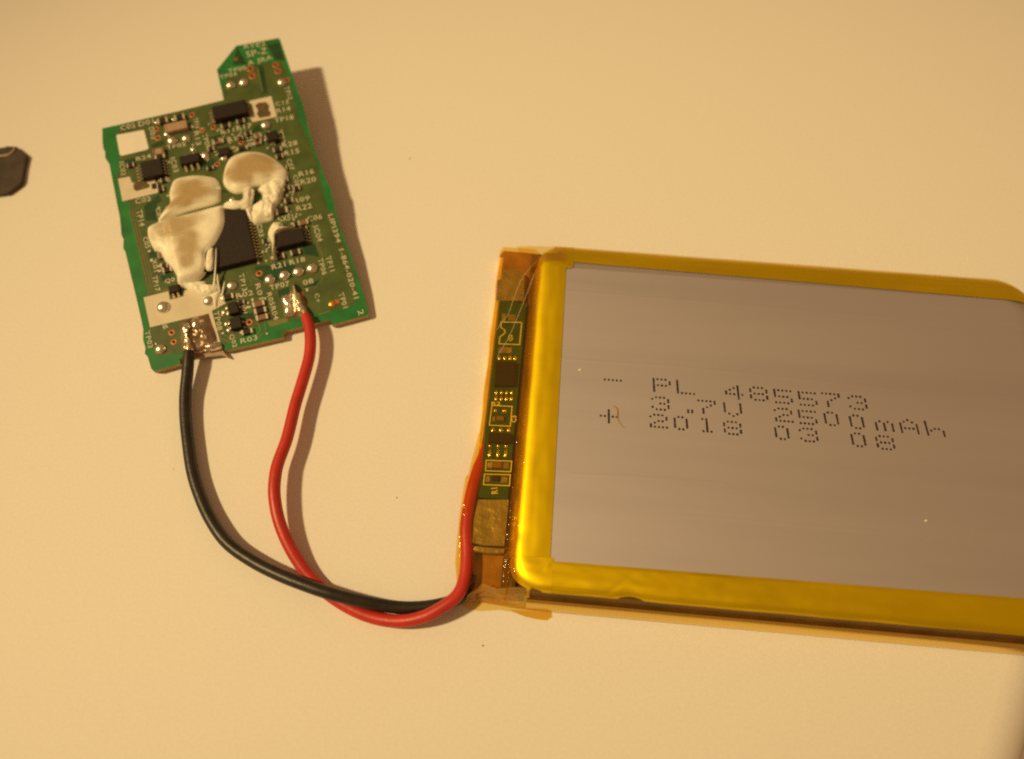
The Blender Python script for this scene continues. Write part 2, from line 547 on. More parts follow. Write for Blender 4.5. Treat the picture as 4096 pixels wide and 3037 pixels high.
# white ink areas
q = [bz('B', x, y) for x, y in [(320, 225), (705, 152), (725, 165), (790, 415), (770, 440), (395, 530), (365, 515), (318, 245)]]
tag(link('white_patch', mesh('white_patch', *prism(q, 0.02, 0.07), M['square']), board), 'bright white square in the corner of the board')
bpoly('white_patch', 'B', [(340, 868), (510, 835), (545, 925), (600, 930), (880, 880), (925, 1072), (405, 1200)], 0.03, M['patch'], 0.03)
bpoly('bare_patch', 'B', [(565, 960), (600, 905), (740, 905), (800, 950), (805, 995), (610, 1050), (570, 1020)], 0.055, M['brown_well'], 0.03)
bpoly('white_patch', 'G', [(275, 335), (640, 240), (662, 368), (870, 312), (850, 240), (1340, 130), (1480, 420), (1278, 530), (1400, 985), (1345, 1000), (1232, 568), (370, 772)], 0.03, M['patch'], 0.03)
bpoly('white_patch', 'C', [(580, 1010), (900, 940), (985, 1240), (625, 1322), (600, 1270), (530, 1265), (545, 1215), (610, 1205)], 0.03, M['patch'], 0.03)
bpoly('bare_patch', 'C', [(665, 1080), (710, 1040), (820, 1030), (870, 1080), (860, 1140), (895, 1190), (885, 1235), (725, 1262), (690, 1200), (710, 1150)], 0.055, M['brown_well'], 0.05)

# lettering on the board: text, region, baseline start, baseline end, height in zoomed px
TXT = [('C02', 'A', (385, 1450), (600, 1400), 75), ('D01', 'A', (650, 1390), (870, 1335), 75),
       ('RYE2', 'C', (505, 245), (820, 200), 60), ('SP-Z', 'C', (545, 375), (855, 310), 90), ('JRA', 'C', (705, 470), (930, 415), 80),
       ('A', 'C', (565, 490), (650, 470), 70), ('TP05', 'C', (275, 605), (540, 550), 60), ('TP04', 'C', (150, 690), (400, 640), 55),
       ('TP12', 'C', (1090, 810), (1150, 1000), 70), ('C15', 'C', (970, 1090), (1165, 1050), 60), ('R14', 'C', (985, 1190), (1190, 1150), 65),
       ('TP18', 'C', (955, 1335), (1235, 1280), 70), ('R11R17', 'C', (170, 1505), (620, 1405), 75), ('R12', 'C', (270, 1620), (480, 1570), 75),
       ('C10', 'C', (520, 1500), (560, 1680), 85), ('C01', 'D', (775, 185), (825, 330), 75), ('R28', 'D', (850, 415), (1070, 370), 70),
       ('R15', 'D', (880, 535), (1100, 490), 75), ('C07', 'D', (900, 590), (950, 745), 75), ('R16', 'D', (1095, 840), (1315, 790), 75),
       ('R20', 'D', (1120, 955), (1345, 905), 75), ('C08', 'D', (1000, 820), (1030, 985), 70), ('R09', 'D', (1020, 1230), (1250, 1180), 70),
       ('R22', 'D', (1060, 1345), (1285, 1295), 75), ('C06', 'D', (1215, 1500), (1435, 1455), 75), ('X51', 'D', (850, 1500), (1010, 1460), 80),
       ('LIPI394', 'F', (1365, 115), (1490, 530), 75), ('1-864-020-41', 'F', (1525, 625), (1750, 1350), 75),
       ('IC04', 'F', (1145, 285), (1215, 515), 80), ('TP06', 'F', (1215, 765), (1285, 1000), 75), ('TP11', 'F', (1330, 730), (1400, 950), 75),
       ('TP07', 'F', (520, 1225), (810, 1150), 75), ('08', 'F', (1010, 1150), (1160, 1110), 75), ('TP01', 'F', (1515, 1270), (1590, 1490), 80),
       ('2', 'F', (1800, 1520), (1820, 1590), 85), ('R21', 'F', (550, 920), (750, 865), 75), ('R18', 'F', (810, 850), (1040, 795), 75),
       ('R01', 'F', (295, 1135), (355, 1360), 75), ('R05R04', 'F', (465, 1265), (575, 1660), 75), ('R02', 'F', (25, 1345), (275, 1285), 75),
       ('Q01', 'F', (65, 1395), (110, 1570), 80), ('C03', 'F', (315, 255), (360, 440), 75), ('TP13', 'E', (1745, 985), (1800, 1240), 75),
       ('TP17', 'E', (475, 1020), (520, 1240), 75), ('X01', 'E', (465, 770), (505, 950), 75), ('C05', 'E', (335, 450), (380, 610), 75),
       ('Q0', 'E', (670, 1135), (815, 1095), 75), ('TP14', 'E', (240, 55), (290, 290), 85), ('TP08', 'G', (1300, 545), (1360, 825), 80),
       ('TP03', 'G', (290, 835), (345, 1085), 75), ('Q02', 'G', (1520, 890), (1580, 1080), 80), ('R03', 'G', (1705, 1015), (1955, 955), 75),
       ('B', 'G', (565, 800), (640, 780), 60), ('C02', 'B', (600, 1240), (830, 1190), 75), ('IC02', 'B', (355, 630), (390, 830), 75),
       ('R24', 'B', (610, 610), (830, 560), 60), ('TP02', 'B', (1060, 440), (1340, 385), 60), ('R13', 'B', (1450, 180), (1490, 380), 75),
       ('TP09', 'B', (1570, 220), (1630, 420), 75), ('D03', 'B', (790, 120), (830, 290), 70), ('IC03', 'B', (1100, 570), (1160, 780), 80),
       ('C09', 'B', (890, 1310), (920, 1470), 70), ('TP16', 'A', (1440, 1270), (1480, 1420), 70), ('R1', 'B', (1990, 410), (2020, 480), 70), ('C+', 'F', (1170, 1275), (1195, 1400), 65)]


def pxmm(r, x, y, h=0.0):
    """zoomed pixels per mm across and along the board at a spot"""
    u, v = bz(r, x, y, h)
    u1, v1 = bz(r, x + 20, y, h)
    u2, v2 = bz(r, x, y + 20, h)
    return 20 / math.hypot(u1 - u, v1 - v), 20 / math.hypot(u2 - u, v2 - v)


for s, r, p0, p1, h in TXT:
    kx, ky = pxmm(r, *p0)
    down = abs(p1[1] - p0[1]) > abs(p1[0] - p0[0])
    lettering('printed_text', s, bz(r, *p0), bz(r, *p1), h / (kx if down else ky), 0.075, M['silk'], board)

# --- soldered domes
me_dome = dome_mesh('solder_dome', M['solder'])
me_ring = ring_mesh('via', M['copper'])
me_hole = mesh('via_hole', *sheet([(math.cos(a * math.pi / 8), math.sin(a * math.pi / 8)) for a in range(16)], 0.0), M['hole'])
for r, x, y, rad in (('F', 505, 1055, 82), ('F', 722, 990, 82), ('F', 925, 940, 82), ('F', 1128, 885, 82), ('G', 555, 470, 92), ('G', 1222, 375, 82),
                     ('G', 1565, 150, 75), ('G', 515, 1085, 78), ('B', 1048, 200, 42), ('B', 1130, 300, 74), ('B', 1335, 265, 66), ('B', 1615, 520, 66),
                     ('B', 1435, 425, 42), ('B', 1885, 555, 40), ('B', 1062, 868, 42), ('A', 897, 1312, 28), ('A', 1145, 1268, 24), ('C', 300, 770, 68),
                     ('C', 490, 728, 68), ('C', 1048, 725, 62), ('C', 812, 1358, 70), ('D', 685, 325, 40), ('D', 2, 1160, 1), ('G', 1452, 545, 40), ('G', 1432, 335, 34),
                     ('G', 1490, 715, 40), ('G', 1520, 805, 38), ('G', 450, 1003, 16), ('G', 760, 1285, 1), ('D', 98, 1170, 44), ('F', 1420, 1410, 1)):
    if rad < 5:
        continue
    kx, ky = pxmm(r, x, y, 0.2)
    rr = rad / kx * 1.1
    u, v = bz(r, x, y, 0.25)
    link('solder_dome', me_dome, board, (u, v, 0.02), random.random() * 6, (rr, rr * random.uniform(0.92, 1.05), rr * 0.72))
for r, x, y, rad in (('F', 360, 970, 52), ('G', 1830, 695, 55), ('B', 905, 140, 46), ('B', 925, 265, 48), ('B', 1575, 150, 48), ('B', 1740, 110, 44), ('B', 1800, 650, 46),
                     ('B', 2150, 330, 44), ('A', 1430, 1215, 46), ('C', 595, 535, 56), ('C', 625, 640, 56), ('C', 965, 480, 52), ('C', 1000, 570, 52), ('C', 1130, 700, 46),
                     ('C', 385, 395, 26), ('D', 240, 335, 34), ('G', 690, 848, 50), ('G', 720, 985, 48)):
    kx, ky = pxmm(r, x, y)
    rr = rad / kx
    u, v = bz(r, x, y)
    o = link('via', me_ring, board, (u, v, 0.03), 0, (rr, rr, 0.2))
    link('via_hole', me_hole, o, (0, 0, 0.06), 0, (0.5, 0.5, 1))
u, v = bz('F', 1425, 1415, 0.1)
link('gold_pad', dome_mesh('gold_pad', M['gold']), board, (u, v, 0.03), 0.3, (0.62, 0.56, 0.3))
u, v = bz('F', 1490, 1385, 0.0)
link('gold_pad', mesh('gold_pad', *prism(rrect(0.9, 0.7, 0.2), 0.03, 0.07), M['copper']), board, (u, v, 0))


# --- chips with pins (centre of top face in zoomed px, size in zoomed px along the board's axes)
def size(r, x, y, w, h, z):
    kx, ky = pxmm(r, x, y, z)
    return w / kx, h / ky


def pin_mesh(name, length, w, z, m):
    """gull-wing pin leaving towards +x"""
    t = 0.12
    pr = [(0, z), (length * 0.35, z), (length * 0.55, 0.1), (length, 0.06)]
    vs, fs = [], []
    for x, zz in pr:
        for y in (-w / 2, w / 2):
            vs += [(x, y, zz), (x, y, zz + t)]
    for i in range(3):
        a = i * 4
        for f in ((0, 2, 6, 4), (1, 5, 7, 3), (0, 4, 5, 1), (2, 3, 7, 6)):
            fs.append(tuple(a + k for k in f))
    fs += [(0, 1, 3, 2), (12, 14, 15, 13)]
    return mesh(name, vs, fs, m)


def chip(name, r, x, y, w, h, z, pins=(), m='chip', rz=0.0):
    u, v = bz(r, x, y, z)
    mw, mh = size(r, x, y, w, h, z)
    o = link(name, mesh(name, *prism(rect(mw, mh), 0.08, z, min(0.12, z * 0.2)), M[m]), board, (u, v, 0.02), rz)
    for side, n, length, pw, pm in pins:
        me = pin_mesh('pin', length, pw, z * 0.5, M[pm])
        for k in range(n):
            f = (k + 0.5) / n - 0.5
            if side in 'lr':
                s = 1 if side == 'r' else -1
                link('pin', me, o, (s * mw / 2, f * mh * 0.94, 0), 0 if s > 0 else math.pi)
            else:
                s = 1 if side == 't' else -1
                link('pin', me, o, (f * mw * 0.94, s * mh / 2, 0), s * math.pi / 2)
    return o


chip('main_chip', 'E', 1370, 480, 1090, 830, 1.05, (('r', 16, 0.85, 0.2, 'pin'), ('l', 16, 0.85, 0.2, 'pin')))
chip('power_chip', 'C', 285, 1130, 500, 200, 1.25, (('l', 4, 0.7, 0.26, 'pin'), ('r', 4, 0.7, 0.26, 'dull_pin')))
chip('small_chip', 'B', 830, 705, 310, 250, 1.0, (('l', 5, 0.95, 0.2, 'pin'), ('r', 5, 0.7, 0.2, 'dull_pin')))
chip('transistor_chip', 'B', 1385, 565, 290, 130, 1.0, (('b', 3, 1.0, 0.32, 'pin'), ('t', 2, 0.6, 0.32, 'dull_pin')))
chip('memory_chip', 'F', 800, 440, 430, 215, 1.2, (('l', 4, 0.8, 0.28, 'pin'), ('r', 4, 0.8, 0.24, 'dull_pin')))
chip('transistor', 'G', 1585, 480, 150, 170, 0.85, (('l', 2, 0.45, 0.3, 'pin'), ('r', 1, 0.45, 0.3, 'dull_pin')))
chip('transistor', 'G', 1625, 700, 165, 170, 0.85, (('l', 2, 0.45, 0.3, 'pin'), ('r', 1, 0.45, 0.3, 'dull_pin')))
chip('transistor', 'D', 690, 230, 165, 140, 0.9, (('b', 1, 0.5, 0.3, 'pin'), ('l', 1, 0.4, 0.3, 'dull_pin')))
chip('transistor', 'E', 790, 1190, 150, 110, 0.8, (('b', 2, 0.6, 0.3, 'pin'),))
chip('transistor', 'B', 1890, 460, 160, 110, 0.8, (('b', 1, 0.5, 0.3, 'pin'), ('l', 1, 0.6, 0.2, 'dull_pin')))


# --- two-ended parts
def two_end(name, r, x, y, w, h, z, body, vert=False, end=0.2, endm='cap_end'):
    u, v = bz(r, x, y, z)
    mw, mh = size(r, x, y, w, h, z)
    if vert:
        o = link(name, mesh(name, *prism(rect(mw, mh * (1 - 2 * end)), 0.03, z, 0.05), M[body]), board, (u, v, 0.02))
        ends = [(0, s * mh * (0.5 - end / 2)) for s in (-1, 1)]; es = (mw * 1.02, mh * end)
    else:
        o = link(name, mesh(name, *prism(rect(mw * (1 - 2 * end), mh), 0.03, z, 0.05), M[body]), board, (u, v, 0.02))
        ends = [(s * mw * (0.5 - end / 2), 0) for s in (-1, 1)]; es = (mw * end, mh * 1.02)
    me = mesh('terminal', *prism(rect(*es), 0.02, z + 0.03, 0.05), M[endm])
    for a, b in ends:
        link('terminal', me, o, (a, b, 0))
    return o


two_end('crystal', 'B', 1185, 90, 330, 118, 0.75, 'smd_tan', end=0.1, endm='smd_tan')
two_end('capacitor', 'B', 930, 460, 170, 85, 0.6, 'smd_tan', end=0.2, endm='smd_brown')
two_end('capacitor', 'B', 950, 530, 150, 70, 0.5, 'smd_dark')
two_end('capacitor', 'A', 990, 1290, 150, 80, 0.6, 'smd_dark')
two_end('capacitor', 'A', 1240, 1240, 150, 80, 0.6, 'smd_dark')
for r, x, y, w, h in (('D', 770, 430, 150, 80), ('D', 800, 530, 130, 75), ('D', 900, 1000, 110, 90), ('D', 935, 1180, 150, 90), ('D', 830, 1330, 210, 110), ('D', 490, 240, 120, 70),
                      ('D', 480, 330, 120, 70), ('D', 250, 410, 190, 60), ('F', 655, 715, 160, 95), ('F', 885, 655, 165, 95), ('F', 1000, 215, 170, 90), ('F', 1010, 300, 110, 60),
                      ('G', 1510, 320, 190, 90), ('G', 1790, 830, 190, 90), ('G', 1960, 420, 200, 95), ('G', 1985, 520, 200, 95), ('G', 2010, 620, 200, 95), ('C', 230, 1370, 160, 80), ('C', 450, 1300, 140, 80),
                      ('C', 120, 1600, 180, 80), ('C', 440, 1545, 100, 60), ('B', 1000, 700, 60, 130), ('E', 690, 910, 150, 90), ('E', 590, 700, 80, 120), ('B', 960, 1010, 110, 100), ('C', 700, 1590, 130, 60),
                      ('B', 1780, 300, 140, 70), ('B', 1690, 700, 120, 60), ('D', 760, 980, 110, 70), ('C', 690, 1500, 120, 55)):
    two_end('resistor', r, x, y, w * 0.9, h * 0.8, 0.42, random.choice(('smd_dark', 'smd_dark', 'smd_dark', 'smd_brown')))

# small tinned pads in rows
me_pad = mesh('pad', *prism(rrect(0.34, 0.5, 0.1, 2), 0.03, 0.10), M['cap_end'])
PADS = [('C', 165, 1355), ('C', 290, 1320), ('C', 415, 1300), ('C', 60, 1320), ('E', 575, 722), ('E', 605, 850), ('E', 655, 965), ('E', 470, 780), ('F', 545, 745),
        ('F', 620, 650), ('G', 1875, 370), ('G', 1910, 480), ('G', 1940, 610), ('C', 810, 1580), ('C', 650, 1640), ('F', 1060, 1215)]
PADS += [('E', 1845 + i * 14.5, 150 + i * 51) for i in range(14)]
for r, x, y in PADS:
    u, v = bz(r, x, y)
    link('pad', me_pad, board, (u, v, 0), random.uniform(-0.1, 0.1))
rs = random.Random(11)
for r, x0, y0, x1, y1, n in (('C', 80, 1340, 640, 1640, 14), ('D', 520, 180, 800, 560, 10), ('B', 860, 560, 1100, 840, 9), ('B', 1400, 60, 1950, 640, 16), ('F', 560, 100, 1000, 260, 9),
                             ('G', 1420, 300, 2100, 880, 16), ('E', 430, 560, 700, 1000, 12), ('D', 830, 900, 1050, 1400, 12), ('B', 860, 880, 1080, 1300, 9), ('F', 400, 450, 560, 800, 8), ('C', 960, 1420, 1120, 1650, 4)):
    for _ in range(n):
        u, v = bz(r, rs.uniform(x0, x1), rs.uniform(y0, y1))
        link('pad', me_pad, board, (u, v, 0.0), rs.choice((0, math.pi / 2)), (rs.uniform(0.6, 1.0), rs.uniform(0.5, 0.8), 1.3))
for r, x, y in (('D', 860, 700), ('D', 880, 880), ('D', 1050, 1000), ('F', 450, 490), ('F', 905, 240), ('B', 870, 960), ('B', 1010, 880), ('B', 520, 660), ('C', 560, 1480), ('B', 1700, 420), ('E', 650, 860), ('G', 1700, 400)):
    two_end('resistor', r, x, y, 105, 62, 0.38, 'smd_dark')
bpoly('tin_patch', 'H', [(470, 1050), (760, 1000), (790, 1060), (520, 1135)], 0.03, M['trace'], 0.02)


# --- glue
CHIP_AREA = (*bz('E', 1370, 480, 1.05), *size('E', 1370, 480, 1090, 830, 1.05), 0.95)
def blob(r, pts, hmax, tan_tone=0.0, h=0.5, centre=None, edge=0.42, seed=0, rough=0.12, tilt=(0, 0), base=0.02, over=None, spots=()):
    q0 = [Vector(bz(r, x, y, h)) for x, y in pts]
    # smooth closed outline
    q = []
    n0 = len(q0)
    for i in range(n0):
        p0, p1, p2, p3 = q0[i - 1], q0[i], q0[(i + 1) % n0], q0[(i + 2) % n0]
        for k in range(5):
            t = k / 5
            q.append(0.5 * ((2 * p1) + (p2 - p0) * t + (2 * p0 - 5 * p1 + 4 * p2 - p3) * t * t + (3 * p1 - p0 - 3 * p2 + p3) * t ** 3))
    c = Vector(bz(r, *centre, h)) if centre else sum(q, Vector((0, 0))) / len(q)
    n = len(q)
    R = 22
    vs, fs, st = [], [], []
    sp = []
    for x, y, rx, ry in spots:
        mm = size(r, x, y, rx, ry, h)
        sp.append((*bz(r, x, y, h), *mm))
    for k in range(R):
        s = (k / (R - 1))
        sc = 1 - s ** 1.25
        for i in range(n):
            p = c + (q[i] - c) * sc
            d = (q[i] - c).length * (1 - sc)               # mm from the rim
            e = min(1.0, d / (edge * 3.2))
            z = hmax * math.sqrt(max(0, 1 - (1 - e) ** 2))
            nz = noise.noise(Vector((p.x * 0.8, p.y * 0.8, seed))) * rough * 2 + noise.noise(Vector((p.x * 2.5, p.y * 2.5, seed + 9))) * rough * 0.8
            z = z * (1 + nz * 0.45) + (tilt[0] * (p.x - c.x) + tilt[1] * (p.y - c.y)) * e
            if over:
                dx = max(abs(p.x - over[0]) - over[2] / 2, 0); dy = max(abs(p.y - over[1]) - over[3] / 2, 0)
                g = max(0.0, 1 - math.hypot(dx, dy) / 1.4)
                z = z * (1 - 0.35 * g) + over[4] * g * g * (3 - 2 * g) * min(1.0, 0.55 + e)
            vs.append((p.x, p.y, base + max(0.0, z)))
            f = 0.0
            for sx, sy, rx, ry in sp:
                w = 1.45 - math.hypot((p.x - sx) / rx, (p.y - sy) / ry)
                w += noise.noise(Vector((p.x * 0.5, p.y * 0.7, seed + 4))) * 0.35 + noise.noise(Vector((p.x * 0.35, p.y * 5.0, seed + 7))) * 0.22
                f = max(f, w)
            f = max(0.0, min(1.0, f)) * min(1.0, d / 0.7); f = f * f * (3 - 2 * f)
            st.append(tan_tone * max(0.0, min(1.0, f)) ** 1.1)
    vs.append((c.x, c.y, vs[-1][2])); st.append(st[-1])
    for k in range(R - 1):
        for i in range(n):
            j = (i + 1) % n
            fs.append((k * n + i, k * n + j, k * n + n + j, k * n + n + i))
    for i in range(n):
        fs.append(((R - 1) * n + i, (R - 1) * n + (i + 1) % n, R * n))
    a = sum(q[i].x * q[(i + 1) % n].y - q[(i + 1) % n].x * q[i].y for i in range(n))
    if a < 0:
        fs = [f[::-1] for f in fs]
    me = mesh('glue_blob', vs, fs, M['glue'], True)
    at = me.attributes.new('tan_tone', 'FLOAT', 'POINT')
    at.data.foreach_set('value', st)
    return link('glue_blob', me, board)


blob('D', [(0, 650), (60, 550), (160, 490), (300, 452), (480, 452), (640, 505), (800, 610), (900, 710), (918, 790), (890, 900), (800, 880), (700, 855), (560, 930), (420, 965), (300, 1040), (150, 1060), (40, 1010), (-40, 900), (-30, 760)],
     1.1, 1.0, 0.6, (400, 730), 0.75, 1, 0.03, spots=((430, 690, 380, 220), (220, 800, 260, 200)))
blob('D', [(640, 890), (760, 840), (890, 870), (855, 1040), (815, 1160), (730, 1300), (700, 1440), (610, 1480), (430, 1525), (370, 1410), (330, 1330), (430, 1290), (520, 1200), (540, 1080), (480, 1000)], 0.95, 0.0, 0.5, (660, 1130), 0.4, 2, 0.55)
blob('D', [(560, 1180), (640, 1150), (700, 1230), (680, 1380), (600, 1420), (540, 1330)], 0.55, 0.0, 0.9, (620, 1280), 0.3, 12, 0.4, base=0.6)
blob('D', [(680, 960), (790, 930), (820, 1030), (770, 1130), (690, 1100)], 0.5, 0.0, 1.0, (750, 1030), 0.3, 13, 0.4, base=0.7)
blob('D', [(300, 1020), (395, 1000), (400, 1120), (360, 1340), (20, 1320), (20, 1235), (200, 1220), (290, 1150)], 0.9, 0.0, 0.5, (290, 1250), 0.3, 3, 0.3, base=0.6)
blob('B', [(1150, 870), (1250, 825), (1450, 795), (1650, 810), (1780, 850), (1832, 960), (1835, 1080), (1800, 1200), (1420, 1310), (1080, 1425), (920, 1500), (950, 1400), (1060, 1250), (1090, 1180), (1075, 1080), (1100, 960)],
     1.05, 1.0, 0.6, (1450, 1060), 0.7, 4, 0.04, spots=((1450, 1050, 320, 200), (1300, 1200, 260, 110)))
blob('E', [(400, 260), (520, 200), (690, 140), (1100, 40), (1530, -55), (1562, 60), (1572, 220), (1520, 400), (1430, 560), (1290, 700), (1280, 880), (1220, 1000), (1000, 1130), (850, 1140), (820, 1000), (740, 870), (640, 760), (560, 640), (470, 580), (400, 440), (380, 330)],
     1.1, 0.9, 0.8, (1010, 440), 0.7, 5, 0.08, over=CHIP_AREA, spots=((830, 300, 400, 170), (1010, 560, 200, 280), (1020, 800, 130, 160)))
blob('E', [(850, 1090), (1000, 1080), (1240, 1080), (1290, 1130), (1450, 1160), (1440, 1230), (1320, 1290), (1200, 1300), (1000, 1210)], 0.8, 0.0, 0.4, (1120, 1170), 0.35, 6, 0.4)
blob('E', [(1300, 700), (1370, 630), (1395, 660), (1390, 930), (1310, 960), (1280, 900)], 0.5, 0.0, 0.4, (1340, 800), 0.25, 7, 0.3, base=1.05)
blob('F', [(530, 260), (600, 205), (690, 210), (740, 285), (860, 280), (745, 325), (650, 385), (605, 480), (585, 640), (560, 760), (545, 560), (470, 380)], 1.5, 0.0, 0.8, (585, 370), 0.35, 8, 0.3)
blob('E', [(1215, 1330), (1300, 1270), (1400, 1190), (1470, 1240), (1440, 1330), (1410, 1460), (1380, 1420), (1330, 1380), (1270, 1400)], 0.35, 0.0, 0.2, (1370, 1300), 0.2, 10, 0.3)
for r, pts, rad in (('E', [(1412, 600, 1.4), (1405, 800, 1.5), (1395, 1000, 1.0), (1380, 1180, 0.5)], [0.06, 0.1, 0.14, 0.2]),
                    ('E', [(1430, 980, 0.9), (1440, 1100, 0.6), (1470, 1240, 0.2)], [0.08, 0.14, 0.1]),
                    ('E', [(1535, 1085, 0.5), (1520, 1180, 0.4), (1500, 1290, 0.15)], [0.05, 0.13, 0.16]),
                    ('F', [(160, -60, 0.9), (215, 110, 0.8), (270, 230, 0.3)], [0.3, 0.25, 0.1]),
                    ('E', [(1540, -10, 1.3), (1680, 10, 1.3), (1850, -20, 0.9)], [0.25, 0.3, 0.25]),
                    ('D', [(410, 1030, 0.9), (390, 1160, 0.8), (350, 1330, 0.7), (400, 1480, 0.3)], [0.25, 0.32, 0.4, 0.3]),
                    ('D', [(-190, 960, 1.4), (-130, 1000, 0.9), (-60, 1000, 1.0)], [0.08, 0.1, 0.1])):
    q = [(*bz(r, x, y, z), z) for x, y, z in pts]
    me = tube('glue_strand', q, rad, M['glue'], 10, 6)
    me.attributes.new('tan_tone', 'FLOAT', 'POINT')
    link('glue_strand', me, board)


# --- solder joints of the two wires
def lump(name, r, pts, hmax, h, seed, m='solder_lump', rough=0.35, centre=None, edge=0.35, base=0.02):
    o = blob(r, pts, hmax, 0.0, h, centre, edge, seed, rough, base=base)
    o.name = name
    o.data.name = name
    o.data.materials.clear(); o.data.materials.append(M[m])
    return o


lump('solder_joint', 'G', [(820, 720), (900, 640), (1060, 600), (1200, 585), (1260, 700), (1320, 850), (1330, 990), (1180, 1080), (1000, 1130), (860, 1120), (830, 950)], 0.6, 0.3, 21, m='flux', rough=0.4)
lump('solder_joint', 'G', [(830, 760), (900, 690), (960, 720), (950, 900), (1000, 1000), (1000, 1140), (870, 1150), (840, 960)], 1.25, 0.7, 22, rough=0.3)
lump('solder_joint', 'G', [(950, 720), (970, 640), (1040, 600), (1100, 640), (1110, 760), (1040, 820), (970, 800)], 1.0, 0.6, 26, rough=0.2)
lump('solder_joint', 'G', [(1060, 800), (1180, 700), (1260, 790), (1290, 930), (1200, 1010), (1080, 980)], 0.85, 0.5, 27, m='flux', rough=0.3)
lump('solder_joint', 'G', [(1160, 1080), (1210, 1010), (1330, 970), (1420, 1010), (1415, 1075), (1300, 1110), (1200, 1120)], 0.95, 0.3, 23, rough=0.1)
lump('solder_joint', 'F', [(670, 1300), (780, 1260), (840, 1190), (880, 1260), (900, 1400), (890, 1560), (780, 1600), (720, 1570), (690, 1430)], 0.75, 0.4, 24, rough=0.15, centre=(810, 1430))
lump('solder_joint', 'F', [(840, 1110), (860, 1110), (900, 1210), (970, 1270), (1010, 1400), (1070, 1520), (1030, 1580), (930, 1590), (890, 1420), (850, 1240)], 1.15, 0.6, 25, rough=0.05, centre=(950, 1430))
bpoly('solder_pad', 'F', [(690, 1310), (1000, 1235), (1070, 1545), (735, 1615)], 0.03, M['copper'], 0.04)
bpoly('solder_pad', 'G', [(800, 720), (1230, 590), (1335, 985), (1430, 1060), (1000, 1180), (850, 1150)], 0.03, M['flux'], 0.04)
bpoly('connector_tab', 'G', [(1010, 1150), (1420, 1070), (1440, 1120), (1505, 1200), (1415, 1165), (1030, 1215)], -0.75, M['smd_tan'], 0.5)

# ================================================================== wires
RW = 0.83


def world_path(lst):
    return [hit(x, y, z) for x, y, z in lst]


RED = [(1222, 1262, 2.35), (1237, 1308, 2.4), (1242, 1354, 2.4), (1240, 1405, 2.35), (1231, 1454, 2.3), (1206, 1539, 2.3), (1180, 1624, 2.3), (1149, 1751, 2.4), (1113, 1850, 2.5), (1101, 1905, 2.6),
       (1097, 1976, 2.6), (1112, 2070, 2.3), (1147, 2164, 1.8), (1197, 2252, 1.25), (1253, 2321, 0.9), (1323, 2384, 0.84), (1417, 2441, 0.84), (1511, 2475, 1.0),
       (1605, 2485, 1.5), (1700, 2466, 2.2), (1781, 2422, 2.7), (1832, 2378, 2.8), (1858, 2316, 2.6), (1868, 2225, 2.4), (1864, 2134, 2.3), (1867, 2080, 2.2),
       (1881, 1998, 2.2), (1897, 1930, 2.2), (1915, 1872, 2.0), (1930, 1826, 1.5), (1943, 1780, 1.15)]
BLACK = [(754, 1405, 2.35), (753, 1450, 2.1), (748, 1510, 1.8), (741, 1585, 1.5), (742, 1666, 1.35), (751, 1760, 1.3), (769, 1884, 1.3), (801, 1988, 1.3), (845, 2083, 1.4), (908, 2171, 1.5),
         (1002, 2240, 1.8), (1103, 2293, 2.2), (1203, 2334, 2.55), (1323, 2375, 2.6), (1448, 2406, 2.0), (1574, 2428, 1.2), (1668, 2431, 0.9), (1750, 2421, 0.85), (1815, 2402, 0.85), (1856, 2372, 0.88), (1876, 2335, 0.9), (1884, 2300, 0.9)]


def wire(name, path, m, label, ends, tip=0.6):
    P = world_path(path)
    o0 = P[len(P) // 2].copy(); o0.z = 0
    root = empty(name, Matrix.Translation(o0 * MM), label, 'wire')
    link('insulation', tube('insulation', [p - o0 for p in P], [0.72, 0.82] + [RW] * (len(P) - 4) + [RW * (0.5 + tip / 2), RW * tip], M[m], 20, 8), root)
    d = (P[0] - P[1]).normalized()
    s = [P[0] - d * 0.6 - o0, P[0] + d * 0.9 - o0, P[0] + d * 1.9 + Vector((0, 0, ends)) - o0]
    link('bare_strands', tube('bare_strands', s, [0.45, 0.42, 0.25], M['strand'], 12, 6), root)
    return root


wire('red_wire', RED, 'red', 'red insulated wire curving from the circuit board up to the taped battery end', 0.0)
wire('black_wire', BLACK, 'black', 'black insulated wire curving from the circuit board and crossing over the red wire', -0.2, 0.98)

# ================================================================== battery
batt = empty('battery', A_MAT, 'flat grey pouch battery edged in yellow tape with printed ratings', 'battery')
X0, X1, Y0, Y1, HB = 2.05, 75.0, -32.45, 22.0, 5.0
PROF = [(1.2, 0.05), (0.4, 0.3), (0.1, 0.8), (0.05, 1.6), (0.1, 2.6), (0.25, 3.5), (0.5, 4.2), (0.85, 4.62), (1.3, 4.85), (2.0, 4.97), (3.4, 5.0)]
PROF_BACK = [(1.2, 0.05), (0.35, 0.3), (0.0, 0.8), (0.0, 1.6), (0.2, 2.4), (0.6, 3.2), (1.15, 3.6), (1.8, 3.95), (2.4, 4.16), (3.3, 4.44), (4.3, 4.74), (5.3, 5.0)]


def outline(d, n=8):
    """rounded outline of the cell inset by d; corner radii differ"""
    out = []
    for cx, cy, a0, r in ((X1, Y0, -90, 5.0), (X1, Y1, 0, 5.0), (X0, Y1, 90, 6.0), (X0, Y0, 180, 6.0)):
        sx = -1 if cx == X1 else 1
        sy = -1 if cy == Y1 else 1
        rr = max(r - d, 0.6)
        ox, oy = cx + sx * (d + rr), cy + sy * (d + rr)
        for i in range(n + 1):
            a = math.radians(a0 + 90 * i / n)
            out.append((ox + rr * math.cos(a), oy + rr * math.sin(a)))
    return out


